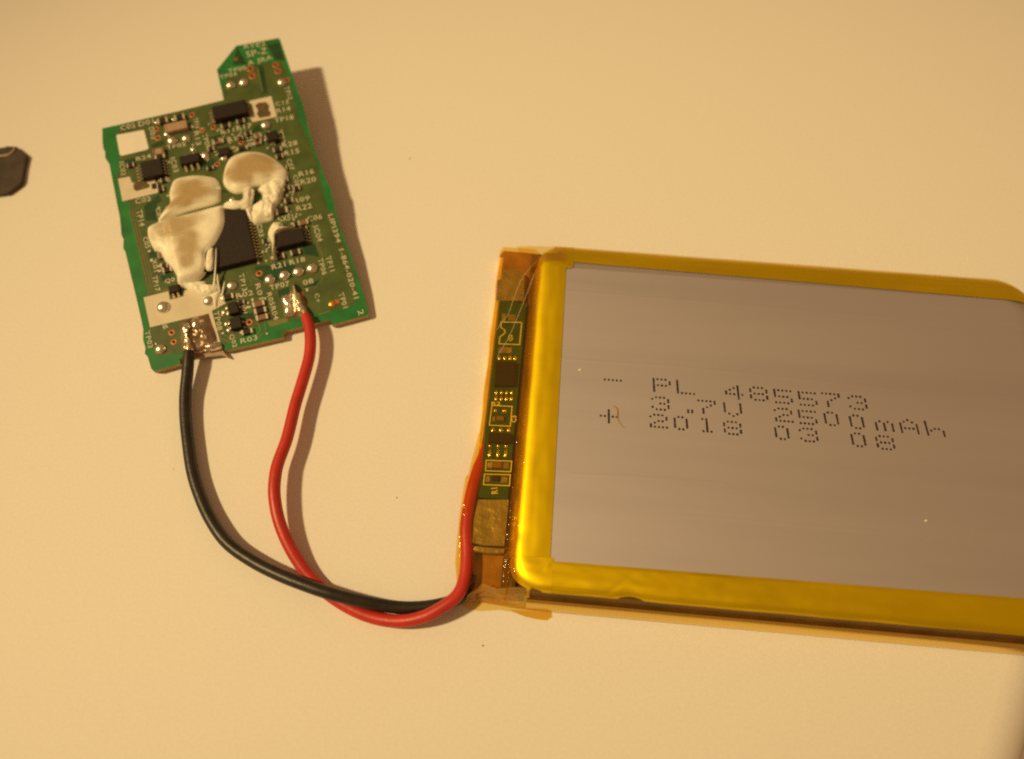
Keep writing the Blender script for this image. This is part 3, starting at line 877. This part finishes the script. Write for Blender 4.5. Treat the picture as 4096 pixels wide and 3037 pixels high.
def back_inset(z):
    for (d0, z0), (d1, z1) in zip(PROF_BACK, PROF_BACK[1:]):
        if z <= z1:
            return d0 + (d1 - d0) * max(0.0, z - z0) / (z1 - z0)
    return PROF_BACK[-1][0]


vs, fs = [], []
n = None
for d, z in PROF:
    ring = [(x, y + (2.4 * max(0.0, (3.9 - d) / 3.9) if y < -20 else (-max(0.0, back_inset(z) - d) if y > 10 else 0))) for x, y in outline(d + 0.1)]
    n = len(ring)
    vs += [(x, y, z) for x, y in ring]
for k in range(len(PROF) - 1):
    for i in range(n):
        j = (i + 1) % n
        fs.append((k * n + i, k * n + j, k * n + n + j, k * n + n + i))
# top face as a grid fan
top0 = (len(PROF) - 1) * n
fs.append(tuple(range(top0, top0 + n)))
fs.append(tuple(range(n))[::-1])
me = mesh('pouch', vs, fs, M['foil'], True)
me.polygons[len(me.polygons) - 2].use_smooth = False
link('pouch', me, batt)


def pnoise(x, y, s, k):
    return noise.noise(Vector((x * s, y * s, k)))


def profile_at(t):
    """t in mm measured along the section from the foot; returns inset, z and normal (out, up)"""
    acc = 0
    for i in range(len(PROF) - 1):
        a, b = Vector(PROF[i]), Vector(PROF[i + 1])
        L = (b - a).length
        if t <= acc + L or i == len(PROF) - 2:
            f = (t - acc) / L
            q = a + (b - a) * f
            d = (b - a).normalized()
            return q.x, q.y, (-d.y, d.x)
        acc += L


PROF_PLAIN = PROF
# long lower side: the folded seal stands off the flank and leaves a groove under the shoulder
PROF_SEAL = [(0.15, 0.05), (0.0, 0.5), (0.0, 1.1), (0.12, 1.8), (0.35, 2.5), (0.6, 2.85), (0.85, 2.95), (1.02, 2.75), (1.15, 2.6), (1.3, 3.0), (1.5, 3.7), (1.7, 4.2), (2.0, 4.6), (2.45, 4.86), (2.95, 4.97), (3.4, 5.0)]
PL = sum((Vector(PROF[i + 1]) - Vector(PROF[i])).length for i in range(len(PROF) - 1))


def strip(name, side, s0, s1, w0, w1, ns, nt, off, wr, t0=0.9, t1=None, m='tape', prof=None):
    """tape folded over an edge: from t0 on the flank to inset w0..w1 on the top face (or to t1)"""
    global PROF, PL
    PROF = prof or PROF_PLAIN
    PL = sum((Vector(PROF[i + 1]) - Vector(PROF[i])).length for i in range(len(PROF) - 1))
    vs, fs = [], []
    for i in range(ns + 1):
        f = i / ns
        s = s0 + (s1 - s0) * f
        w = w0 + (w1 - w0) * f
        tend = t1 if t1 else PL + (w - PROF[-1][0])
        for k in range(nt + 1):
            t = t0 + (tend - t0) * k / nt
            if t < PL:
                d, z, nn = profile_at(t)
            else:
                d, z, nn = PROF[-1][0] + (t - PL), HB, (0, 1)
            ramp = min(1, (nt - k) / 3.0)
            wv = wr(s, t) * ramp
            d -= (off + wv) * -nn[0] * 1.0
            z += (off + wv) * max(nn[1], 0)
            if side == 'bottom':
                vs.append((s, Y0 + d, z))
            elif side == 'top':
                sh = 5 - math.sqrt(max(0.0, 25 - max(0.0, s - X1 + 5.0) ** 2))
                vs.append((s, Y1 - d - sh * max(0.0, 1 - d / 7.0), z))
            else:
                vs.append((X0 + d, s, z))
    m1 = nt + 1
    for i in range(ns):
        for k in range(nt):
            a = i * m1 + k
            f4 = (a, a + m1, a + m1 + 1, a + 1)
            fs.append(f4 if side == 'bottom' else f4[::-1])
    if side == 'left':
        pass
    PROF = PROF_PLAIN
    PL = sum((Vector(PROF[i + 1]) - Vector(PROF[i])).length for i in range(len(PROF) - 1))
    return link(name, mesh(name, vs, fs, M[m], True), batt)


def wr_bottom(s, t):
    v = 0.10 * pnoise(s * 0.35, t * 1.2, 0.5, 3) + 0.02 * pnoise(s * 0.5, t, 1.2, 5)
    g = math.exp(-((s - 17.5) / 1.3) ** 2) * math.exp(-((t - 5.2) / 1.0) ** 2)
    g2 = math.exp(-((s - 14.5 - (t - 6) * 1.2) / 0.5) ** 2) * math.exp(-((t - 7) / 2.0) ** 2)
    return 0.08 + v * (1.0 if s < 40 else 0.7) - 0.30 * g - 0.03 * g2


strip('tape_strip', 'bottom', X0 + 5.5, 72.0, 5.46, 6.1, 200, 30, 0.05, wr_bottom, t0=5.4, prof=PROF_SEAL)
strip('side_tape', 'bottom', X0 + 2.6, 72.5, 0, 0, 160, 26, 0.05, lambda s, t: 0.02 * pnoise(s * 0.1, t, 1.0, 31), t0=0.0, t1=3.5, m='side_tape', prof=PROF_SEAL)
strip('groove_shade', 'bottom', X0 + 2.9, 72.5, 0, 0, 160, 16, 0.045, lambda s, t: 0.02 * pnoise(s * 0.1, t, 1.0, 31), t0=3.45, t1=5.6, m='gap_shade', prof=PROF_SEAL)  # dark colour stands in for shade inside the groove
strip('tape_strip', 'top', X0 + 5.5, 74.6, 4.15, 5.25, 120, 22, 0.06, lambda s, t: 0.05 + 0.04 * pnoise(s * 0.2, t, 0.9, 11) + 0.05 * pnoise(s * 0.06, t * 2.2, 1.0, 12), t0=4.9, prof=PROF_BACK)
strip('side_tape', 'top', X0 + 2.6, 74.6, 0, 0, 120, 16, 0.05, lambda s, t: 0.03 * pnoise(s * 0.1, t, 1.0, 33), t0=0.9, t1=5.1, m='side_tape', prof=PROF_BACK)


def wr_left(s, t):
    g = math.exp(-((s + 24.2 - (t - 5) * 0.8) / 0.7) ** 2) * math.exp(-((t - 5.2) / 1.0) ** 2)
    return 0.04 * pnoise(s * 0.3, t, 0.8, 21) - 0.08 * g + 0.06


strip('tape_strip', 'left', Y0 + 5.8, Y1 - 5.3, 5.15, 4.5, 120, 24, 0.09, wr_left, t0=1.6)
# tape turning the two corners: the sections of the neighbouring strips joined round a quarter ellipse


def section(prof, t0, w, nt):
    L = [0.0]
    for i in range(len(prof) - 1):
        L.append(L[-1] + (Vector(prof[i + 1]) - Vector(prof[i])).length)
    tend = L[-1] + w - prof[-1][0]
    out = []
    for k in range(nt + 1):
        t = t0 + (tend - t0) * k / nt
        if t >= L[-1]:
            out.append((prof[-1][0] + t - L[-1], HB))
            continue
        i = max(j for j in range(len(L)) if L[j] <= t)
        f = (t - L[i]) / (L[i + 1] - L[i])
        out.append((prof[i][0] + (prof[i + 1][0] - prof[i][0]) * f, prof[i][1] + (prof[i + 1][1] - prof[i][1]) * f))
    return out


CXL, CYB, CYT = X0 + 5.6, Y0 + 5.9, Y1 - 5.4


def tape_corner(cy, edge, sy, profA, tA, profB, tB, wB):
    A, Bq = section(profA, tA, 5.5, 16), section(profB, tB, wB, 16)
    vs, fs = [], []
    for i in range(17):
        a = math.pi / 2 * i / 16
        for k in range(17):
            (da, za), (db, zb) = A[k], Bq[k]
            f = math.sin(a) ** 2
            lift = 0.10 + 0.04 * pnoise(i * 0.3, k * 0.3, 1, 3)
            e = 2.6                                             # squarer than an ellipse
            ca, sa = abs(math.cos(a)) ** (2 / e), abs(math.sin(a)) ** (2 / e)
            vs.append((CXL - (CXL - X0 - da + 0.06) * ca, cy + sy * (abs(cy - edge) - db + 0.06) * sa, za * (1 - f) + zb * f + lift))
    for i in range(16):
        for k in range(16):
            q = i * 17 + k
            f4 = (q, q + 17, q + 18, q + 1)
            fs.append(f4 if sy < 0 else f4[::-1])
    link('tape_corner', mesh('tape_corner', vs, fs, M['tape'], True), batt)


tape_corner(CYB, Y0, -1, PROF_PLAIN, 3.6, PROF_SEAL, 5.3, 5.8)
tape_corner(CYT, Y1, 1, PROF_PLAIN, 3.6, PROF_BACK, 3.6, 5.3)

# faint embossed lines along the pouch
for pts in ([(2260, 1164), (2700, 1198), (3300, 1250), (4096, 1317)], [(2242, 1436), (2700, 1466), (3100, 1505), (3600, 1560), (4096, 1590)], [(2280, 1897), (2500, 1905), (2900, 1935)], [(2700, 2060), (3300, 2110), (3900, 2165)]):
    q = [Vector(al(x, y, HB)) for x, y in pts]
    vs, fs = [], []
    for i, p in enumerate(q):
        d = (q[min(i + 1, len(q) - 1)] - q[max(i - 1, 0)]).normalized()
        nn = Vector((-d.y, d.x)) * 0.30
        vs += [(p.x - nn.x, p.y - nn.y, HB + 0.001), (p.x, p.y, HB + 0.013), (p.x + nn.x, p.y + nn.y, HB + 0.001)]
        if i:
            fs += [(3 * i - 3, 3 * i, 3 * i + 1, 3 * i - 2), (3 * i - 2, 3 * i + 1, 3 * i + 2, 3 * i - 1)]
    link('embossed_line', mesh('embossed_line', vs, fs, M['foil'], True), batt)

# printed dot characters
F57 = {'P': ['1111.', '1...1', '1...1', '1111.', '1....', '1....', '1....'], 'L': ['1....', '1....', '1....', '1....', '1....', '1....', '11111'],
       '4': ['...1.', '..11.', '.1.1.', '1..1.', '11111', '...1.', '...1.'], '8': ['.111.', '1...1', '1...1', '.111.', '1...1', '1...1', '.111.'],
       '5': ['11111', '1....', '1....', '1111.', '....1', '....1', '1111.'], '7': ['11111', '....1', '...1.', '..1..', '.1...', '.1...', '.1...'],
       '3': ['.111.', '1...1', '....1', '..11.', '....1', '1...1', '.111.'], '.': ['.....', '.....', '.....', '.....', '.....', '...11', '...11'],
       'V': ['1...1', '1...1', '1...1', '1...1', '1...1', '.1.1.', '..1..'], '2': ['.111.', '1...1', '....1', '..11.', '.1...', '1....', '11111'],
       '0': ['.11..', '1..1.', '1..1.', '1..1.', '1..1.', '1..1.', '.11..'], '1': ['.11..', '..1..', '..1..', '..1..', '..1..', '..1..', '.111.'],
       'm': ['.....', '.1.1.', '1.1.1', '1.1.1', '1.1.1', '1.1.1', '.....'], 'A': ['..1..', '.1.1.', '1...1', '1...1', '11111', '1...1', '1...1'],
       'h': ['1....', '1....', '1....', '1.11.', '11..1', '1...1', '1...1'], '-': ['.....', '.....', '.....', '11111', '.....', '.....', '.....'],
       '+': ['..1..', '..1..', '..1..', '11111', '..1..', '..1..', '..1..']}
CH = [('P', 2614, 1516), ('L', 2708, 1523), ('4', 2901, 1542), ('8', 2999, 1549), ('5', 3096.5, 1560), ('5', 3194, 1569), ('7', 3288, 1573.5), ('3', 3392, 1584),
      ('3', 2608, 1588), ('.', 2701, 1597), ('7', 2793.5, 1602.5), ('V', 2896, 1613), ('2', 3097.5, 1633), ('5', 3194, 1643), ('0', 3295.5, 1649), ('0', 3397, 1661), ('m', 3499, 1676), ('A', 3596, 1678), ('h', 3699, 1688),
      ('2', 2601, 1658), ('0', 2697.5, 1667), ('1', 2793, 1675), ('8', 2895, 1685.5), ('0', 3099, 1705), ('3', 3197.5, 1713), ('0', 3403.5, 1733), ('8', 3502, 1743.5),
      ('-', 2419, 1494.5), ('+', 2403, 1639.5)]
disc = [(math.cos(a * math.pi / 5), math.sin(a * math.pi / 5)) for a in range(10)]
rnd = random.Random(3)
for ch, px, py in CH:
    f = (px - 2614) / 1085.0
    rv = (0.5 + 1.9 * f, 8.0 + 0.5 * f)
    cvx, cvy = 16.0 + 0.4 * f, 1.35
    vs, fs = [], []
    for rI, row in enumerate(F57[ch]):
        for cI, c in enumerate(row):
            if c != '1':
                continue
            x, y = al(px + cI * cvx + rI * rv[0], py + cI * cvy + rI * rv[1], HB)
            r0 = rnd.uniform(0.155, 0.19)
            b0 = len(vs)
            vs += [(x + r0 * a, y + r0 * b, HB + 0.012) for a, b in disc]
            fs.append(tuple(range(b0, b0 + 10)))
    link('printed_character', mesh('printed_character', vs, fs, M['print']), batt)

# terrace with the protection board
LX = -3.75
ter = [(LX + 0.3, Y0 + 1.0), (X0 + 1.5, Y0 + 1.0), (X0 + 1.5, Y1 - 0.8), (LX + 0.6, Y1 - 0.6), (LX, Y1 - 1.4)]
link('terrace_edge', mesh('terrace_edge', *prism([(LX - 0.02, -9.5), (-3.3, -12.5), (-3.0, -9), (-3.0, Y1 - 1.9), (LX - 0.02, Y1 - 2.0)], 0.1, 1.3, 0.15), M['edge_tape']), batt)
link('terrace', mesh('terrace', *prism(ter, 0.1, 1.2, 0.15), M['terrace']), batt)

link('terrace_wall', mesh('terrace_wall', *prism([(1.2, Y0 + 1.6), (X0 + 1.2, Y0 + 1.6), (X0 + 1.2, Y1 - 1.2), (1.2, Y1 - 1.2)], 1.2, 1.9, 0.2), M['gap_shade']), batt)
ZP = 2.5


def pcm(px, py, z=ZP):
    return al(px, py, z)


PCB_OUT = [(1999, 1208), (2104, 1208), (2090, 1380), (2074, 1598), (2055, 1788), (2036, 1995), (1913, 1992), (1927, 1875), (1949, 1734), (1973, 1516), (1979, 1380)]
xs0, xs1, ys0, ys1 = -2.85, 1.12, -18.8, 11.5
pboard = link('protection_board', mesh('protection_board', *prism([(xs0, ys0), (xs1, ys0), (xs1, ys1), (xs0, ys1)], 1.7, ZP), M['pcm']), batt)
# nickel tabs at both ends
tabm = [pcm(*zp('I', x, y), 2.55) for x, y in [(735, 505), (900, 500), (960, 540), (1005, 560), (990, 895), (690, 895), (640, 880), (655, 640), (720, 610)]]
link('nickel_tab', mesh('nickel_tab', *prism(tabm, 2.2, 2.6, 0.05), M['nickel']), batt)
tabm = [pcm(*zp('K', x, y), 2.55) for x, y in [(485, 800), (935, 805), (900, 1200), (870, 1490), (560, 1480), (400, 1440), (420, 1100)]]
link('nickel_tab', mesh('nickel_tab', *prism(tabm, 2.2, 2.62, 0.06), M['nickel']), batt)
tabm = [pcm(*zp('K', x, y), 2.4) for x, y in [(400, 1480), (880, 1520), (860, 1590), (700, 1600), (420, 1570)]]
link('tab_fold', mesh('tab_fold', *prism(tabm, 1.9, 2.5, 0.1), M['nickel']), batt)
# chips of the protection board


def pbox(name, r, pts, z, m, parent=pboard, z0=ZP, ch=0.06):
    q = [az(r, x, y, z) for x, y in pts]
    return link(name, mesh(name, *prism(q, z0, z, ch), M[m]), parent)


def pdome(name, r, x, y, w, h, z):
    u, v = az(r, x, y, ZP + z / 2)
    k = REG[r][2] * 27.5
    link(name, me_pdome, pboard, (u, v, ZP), random.uniform(-0.1, 0.1), (w / k / 2, h / k / 2 * 1.1, z))


me_pdome = dome_mesh('protection_pin', mat('bright_pin', (0.95, 0.86, 0.62), 0.22, 1.0), 14, 5)
pbox('protection_chip', 'J', [(745, 245), (1050, 245), (1020, 595), (722, 595)], 3.15, 'chip')
pbox('protection_chip', 'J', [(640, 1290), (985, 1300), (968, 1432), (632, 1425)], 3.15, 'chip')
for x, y in ((740, 962), (872, 965)):
    pdome('protection_pin', 'J', x, y, 60, 60, 0.3)
for x in (800, 880, 960, 1030):
    pdome('protection_pin', 'J', x, 190, 55, 80, 0.22)
for x in (755, 830, 905, 980):
    pdome('protection_pin', 'J', x, 690, 44, 90, 0.26)
    pdome('protection_pin', 'J', x - 6, 785, 50, 80, 0.22)
for x in (705, 820, 935):
    pdome('protection_pin', 'J', x, 1245, 58, 75, 0.22)
for x in (660, 780, 895):
    pdome('protection_pin', 'J', x, 1480, 55, 50, 0.26)
    pdome('protection_pin', 'J', x - 4, 1585, 48, 130, 0.24)
for r, pts in (('J', [(710, 940), (770, 940), (765, 990), (705, 990)]), ('J', [(840, 940), (910, 940), (905, 1000), (835, 1000)]), ('J', [(700, 1050), (740, 1050), (735, 1120), (695, 1120)]), ('J', [(760, 1060), (870, 1065), (865, 1115), (755, 1110)]),
               ('K', [(625, 250), (700, 250), (695, 340), (618, 340)]), ('K', [(830, 250), (940, 260), (930, 350), (820, 345)]), ('K', [(600, 455), (670, 455), (665, 540), (592, 540)]), ('K', [(820, 460), (915, 470), (910, 560), (812, 555)]),
               ('J', [(790, 30), (985, 30), (978, 120), (780, 120)]), ('I', [(720, 1050), (770, 1050), (765, 1150), (715, 1150)]), ('I', [(800, 1060), (890, 1060), (885, 1140), (795, 1140)])):
    pbox('protection_pad', r, pts, 2.62, 'nickel')
pbox('protection_resistor', 'K', [(700, 235), (840, 240), (830, 335), (700, 330)], 2.95, 'smd_brown')
pbox('protection_resistor', 'K', [(700, 440), (810, 445), (800, 520), (695, 515)], 2.95, 'smd_dark')
pbox('protection_resistor', 'J', [(760, 1040), (870, 1045), (865, 1110), (755, 1105)], 2.9, 'smd_brown')
for r, pts in (('J', [(690, 890), (985, 905), (960, 1195), (650, 1180)]), ('K', [(605, 225), (980, 240), (965, 395), (595, 380)]), ('K', [(580, 430), (960, 440), (945, 600), (565, 585)]),
               ('I', [(705, 1160), (965, 1165), (940, 1445), (680, 1435), (690, 1350), (755, 1300), (750, 1260), (705, 1230)])):
    q = [az(r, x, y, ZP) for x, y in pts]
    vs, fs = [], []
    nq = len(q)
    for i in range(nq):
        a, b = Vector(q[i]), Vector(q[(i + 1) % nq])
        d = (b - a).normalized(); s = Vector((-d.y, d.x)) * 0.075
        a, b = a - d * 0.07, b + d * 0.07
        k = len(vs)
        z = ZP + 0.02 + 0.004 * i
        vs += [(a.x + s.x, a.y + s.y, z), (a.x - s.x, a.y - s.y, z), (b.x - s.x, b.y - s.y, z), (b.x + s.x, b.y + s.y, z)]
        fs.append((k, k + 1, k + 2, k + 3))
    link('printed_outline', mesh('printed_outline', vs, fs, M['pcm_silk']), pboard)
for s, r, p0, p1, h in (('R1', 'K', (780, 715), (770, 625), 90), ('Q2', 'I', (860, 1400), (855, 1320), 70), ('R2', 'J', (680, 885), (815, 890), 55), ('C3', 'J', (1050, 1140), (1050, 1040), 75)):
    lettering('printed_text', s, az(r, *p0, ZP), az(r, *p1, ZP), h / (3.67 * 27.5), ZP + 0.03, M['pcm_silk'], pboard, 0.03)


# amber film over the terrace
def film_edge(y):
    if y > -9:
        return LX - 0.1 + 0.12 * math.sin(y * 0.7)
    if y > -16:
        return LX - 0.1 - 0.9 * ((-9 - y) / 7)
    if y > -28:
        return LX - 1.25 - 0.2 * math.sin((-16 - y) / 12 * 3.14)
    return LX - 1.2 + (-28 - y) * 0.2


NS, NT = 150, 40
vs, fs = [], []
ya, yb = Y0 + 0.4, Y1 + 0.1
for i in range(NS + 1):
    y = yb + (ya - yb) * i / NS
    xe = film_edge(y)
    zend = min(1.0, 0.1 + 0.9 * math.sqrt(max(0.0, min(1.0, (yb - y) / 1.8))), (y - ya) / 2.4 + 0.10)
    lift = 3.3 if -21 < y < 12.5 else 2.95
    if y < -27:
        lift = 2.95 - (-27 - y) * 0.25
    for k in range(NT + 1):
        f = k / NT
        if f < 0.14:
            g = f / 0.14
            x = xe + 0.55 * g ** 1.5
            z = 0.12 + (lift - 0.12) * math.sin(g * math.pi / 2) ** 0.8
            if y > -10:
                x = xe + 0.75 * g
        elif f < 0.84:
            g = (f - 0.14) / 0.70
            x = xe + 0.6 + (1.75 - xe - 0.6) * g
            z = lift + 0.02
        else:
            g = (f - 0.84) / 0.16
            x = 1.75 + 1.25 * g * max(0.0, min(1.0, (yb - y) / 3.0 - 0.25)) * min(1.0, 0.05 + 0.95 * max(0.0, min((yb - y) / 3.4, (y - ya) / 3.4)) ** 0.6)
            z = lift + (4.74 - lift) * min(1.0, g * 1.25) ** 0.7 * max(0.0, min(1.0, (yb - y) / 4.0 - 0.1))
        w = 0.06 * pnoise(x, y, 0.9, 40) + 0.05 * pnoise(x, y, 2.3, 44)
        if y < -20:
            w *= 2.8
        if y > 12.5:
            w *= 2.2
        z = 0.12 + (z - 0.12 + w * math.sin(f * math.pi)) * zend
        if 0.1 < f < 0.98:
            x += 0.16 * pnoise(y, 3.0, 0.35, 50) + 0.05 * pnoise(y, f * 4, 1.7, 51)
        vs.append((x, y, max(0.08, z)))
for i in range(NS):
    for k in range(NT):
        a = i * (NT + 1) + k
        fs.append((a, a + NT + 1, a + NT + 2, a + 1))
link('amber_film', mesh('amber_film', vs, fs, M['film'], True), batt)

# loose tape ends lying on the table by the lower corner
fl = [az('L', x, y, 0.1) for x, y in [(400, 930), (470, 850), (700, 860), (1000, 930), (1390, 1000), (1395, 1070), (1340, 1108), (1240, 1095), (1110, 1070), (960, 1012), (830, 992), (600, 1005), (480, 985)]]
link('tape_flap', mesh('tape_flap', *sheet(fl, 0.12), M['film_thin']), batt)
fl = [az('L', x, y, 0.1) for x, y in [(930, 990), (1390, 1020), (1392, 1075), (1330, 1108), (1200, 1090), (1070, 1055)]]
link('tape_flap', mesh('tape_flap', *sheet(fl, 0.16), M['film_thin']), batt)
# corner fold of the tape: sloping skirt from the cell's lower left corner to the table
vs, fs = [], []
a_top = [az('L', x, y, 2.6) for x, y in [(470, 830), (640, 700), (800, 760), (960, 745), (1060, 740), (1340, 800), (1480, 860)]]
a_bot = [az('L', x, y, 0.2) for x, y in [(440, 900), (560, 900), (760, 935), (950, 965), (1120, 990), (1380, 1015), (1560, 960)]]
for (x0, y0), (x1, y1) in zip(a_top, a_bot):
    for k in range(7):
        f = k / 6
        vs.append((x0 + (x1 - x0) * f, y0 + (y1 - y0) * f, 2.55 * (1 - f) ** 1.3 + 0.2 + 0.3 * pnoise(x0 * 1.6, k * 0.6, 1.0, 8)))
for i in range(6):
    for k in range(6):
        a = i * 7 + k
        fs.append((a, a + 1, a + 8, a + 7))
link('tape_fold', mesh('tape_fold', vs, fs, M['film_crumple'], True), batt)
# film drawn over the upper corner of the cell, squaring it off
vs, fs = [], []
cA, cB, cC, cD = ((*az('I', 1010, 490, 3.4), 3.4), (*az('I', 900, 205, 2.2), 2.2), (*az('I', 1515, 215, 4.3), 4.3), (*az('I', 1515, 372, 5.16), 5.16))
for i in range(13):
    for k in range(9):
        f, g = i / 12, k / 8
        p = (Vector(cA) * (1 - f) + Vector(cD) * f) * (1 - g) + (Vector(cB) * (1 - f) + Vector(cC) * f) * g
        z = max(p.z, 5.14 if (g < 0.5 and f > 0.42) else 0) + 0.08 * math.sin(f * math.pi) * g + 0.10 * pnoise(p.x, p.y, 1.1, 60)
        vs.append((p.x, p.y, z))
for i in range(12):
    for k in range(8):
        a = i * 9 + k
        fs.append((a, a + 9, a + 10, a + 1))
link('corner_film', mesh('corner_film', vs, fs, film_material('corner_amber_film', (0.93, 0.80, 0.42), 0.16, gloss=0.08, bump=0.8, haze=0.08), True), batt)
# pale creases in the film
for pts in ([('I', 1260, 290, 4.2), ('I', 1150, 400, 3.6), ('I', 1030, 530, 3.4), ('I', 950, 650, 3.4), ('I', 860, 880, 3.42), ('I', 800, 1060, 3.42), ('I', 700, 1180, 3.42), ('I', 655, 1260, 3.3)],
            [('I', 1150, 480, 3.6), ('I', 1100, 620, 3.42), ('I', 1020, 830, 3.42), ('I', 900, 1130, 3.42), ('I', 790, 1380, 3.42), ('I', 690, 1540, 3.4), ('I', 655, 1620, 3.3)]):
    q = [(*az(r, x, y, z), z) for r, x, y, z in pts]
    link('crease', tube('crease', q, [0.02] + [0.035] * (len(q) - 2) + [0.02], M['crease'], 8, 6), batt)

# ================================================================== small loose things
fr = [zp('S', x, y) for x, y in [(-260, 600), (-180, 470), (30, 455), (130, 432), (270, 437), (450, 580), (400, 800), (372, 1000), (340, 1060), (130, 1212), (-80, 1240), (-240, 1040)]]
q = [hit(x, y, 0.7) for x, y in fr]
c = sum(q, Vector()) / len(q); c.z = 0
frag = empty('dark_fragment', Matrix.Translation(c * MM), 'small dark grey angular fragment with a pale curved rim lying on the table', 'fragment')
link('slab', mesh('slab', *prism([(p.x - c.x, p.y - c.y) for p in q], 0.0, 0.75, 0.12), M['fragment']), frag)
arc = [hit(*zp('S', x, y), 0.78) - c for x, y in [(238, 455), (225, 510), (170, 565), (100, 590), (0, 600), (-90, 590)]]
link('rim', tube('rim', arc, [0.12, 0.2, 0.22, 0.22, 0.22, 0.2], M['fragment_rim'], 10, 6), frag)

me_speck = dome_mesh('dust_speck', M['dust'], 8, 3)
for px, py, r, lab in ((1640, 635, 0.13, 'tiny brown dust speck on bare table beside the circuit board shadow'), (1588, 1991, 0.09, 'tiny dust speck on the table between the red wire loop and the battery'),
                       (1932, 2583, 0.11, 'tiny dark dust speck on the table near the loose tape flap of the battery'), (694, 1877, 0.07, 'tiny dust speck on the table outside the bend of the black wire'),
                       (3417, 421, 0.08, 'tiny dust speck alone on the table beyond the long taped top edge of the battery')):
    p = hit(px, py)
    o = link('dust_speck', me_speck, None, p, random.random() * 3, (r * 1.4, r * 0.8, r * 0.5))
    tag(o, lab, 'dust speck', 'dust specks on the tabletop')
me_lint = dome_mesh('lint_speck', M['lint'], 8, 3)
for px, py, r, lab in ((2320, 1479, 0.2, 'tiny white lint speck on the battery face beside the printed minus sign'), (3704, 2083, 0.17, 'tiny white lint speck alone on the plain battery face below the printed date')):
    p = hit(px, py, HB)
    o = link('lint_speck', me_lint, None, p, 0.6, (r * 1.3, r * 0.7, r * 0.5))
    tag(o, lab, 'lint', 'lint specks on the battery')
q = [hit(*zp('M', x, y), HB + 0.12) for x, y in [(378, 605), (405, 625), (420, 665), (418, 720), (435, 765), (460, 795), (485, 818)]]
o = link('fibre', tube('fibre', q, [0.10, 0.10, 0.08, 0.06, 0.05, 0.04, 0.03], M['fibre'], 8, 6))
tag(o, 'short curled amber fibre lying beside the printed plus sign on the battery', 'fibre')
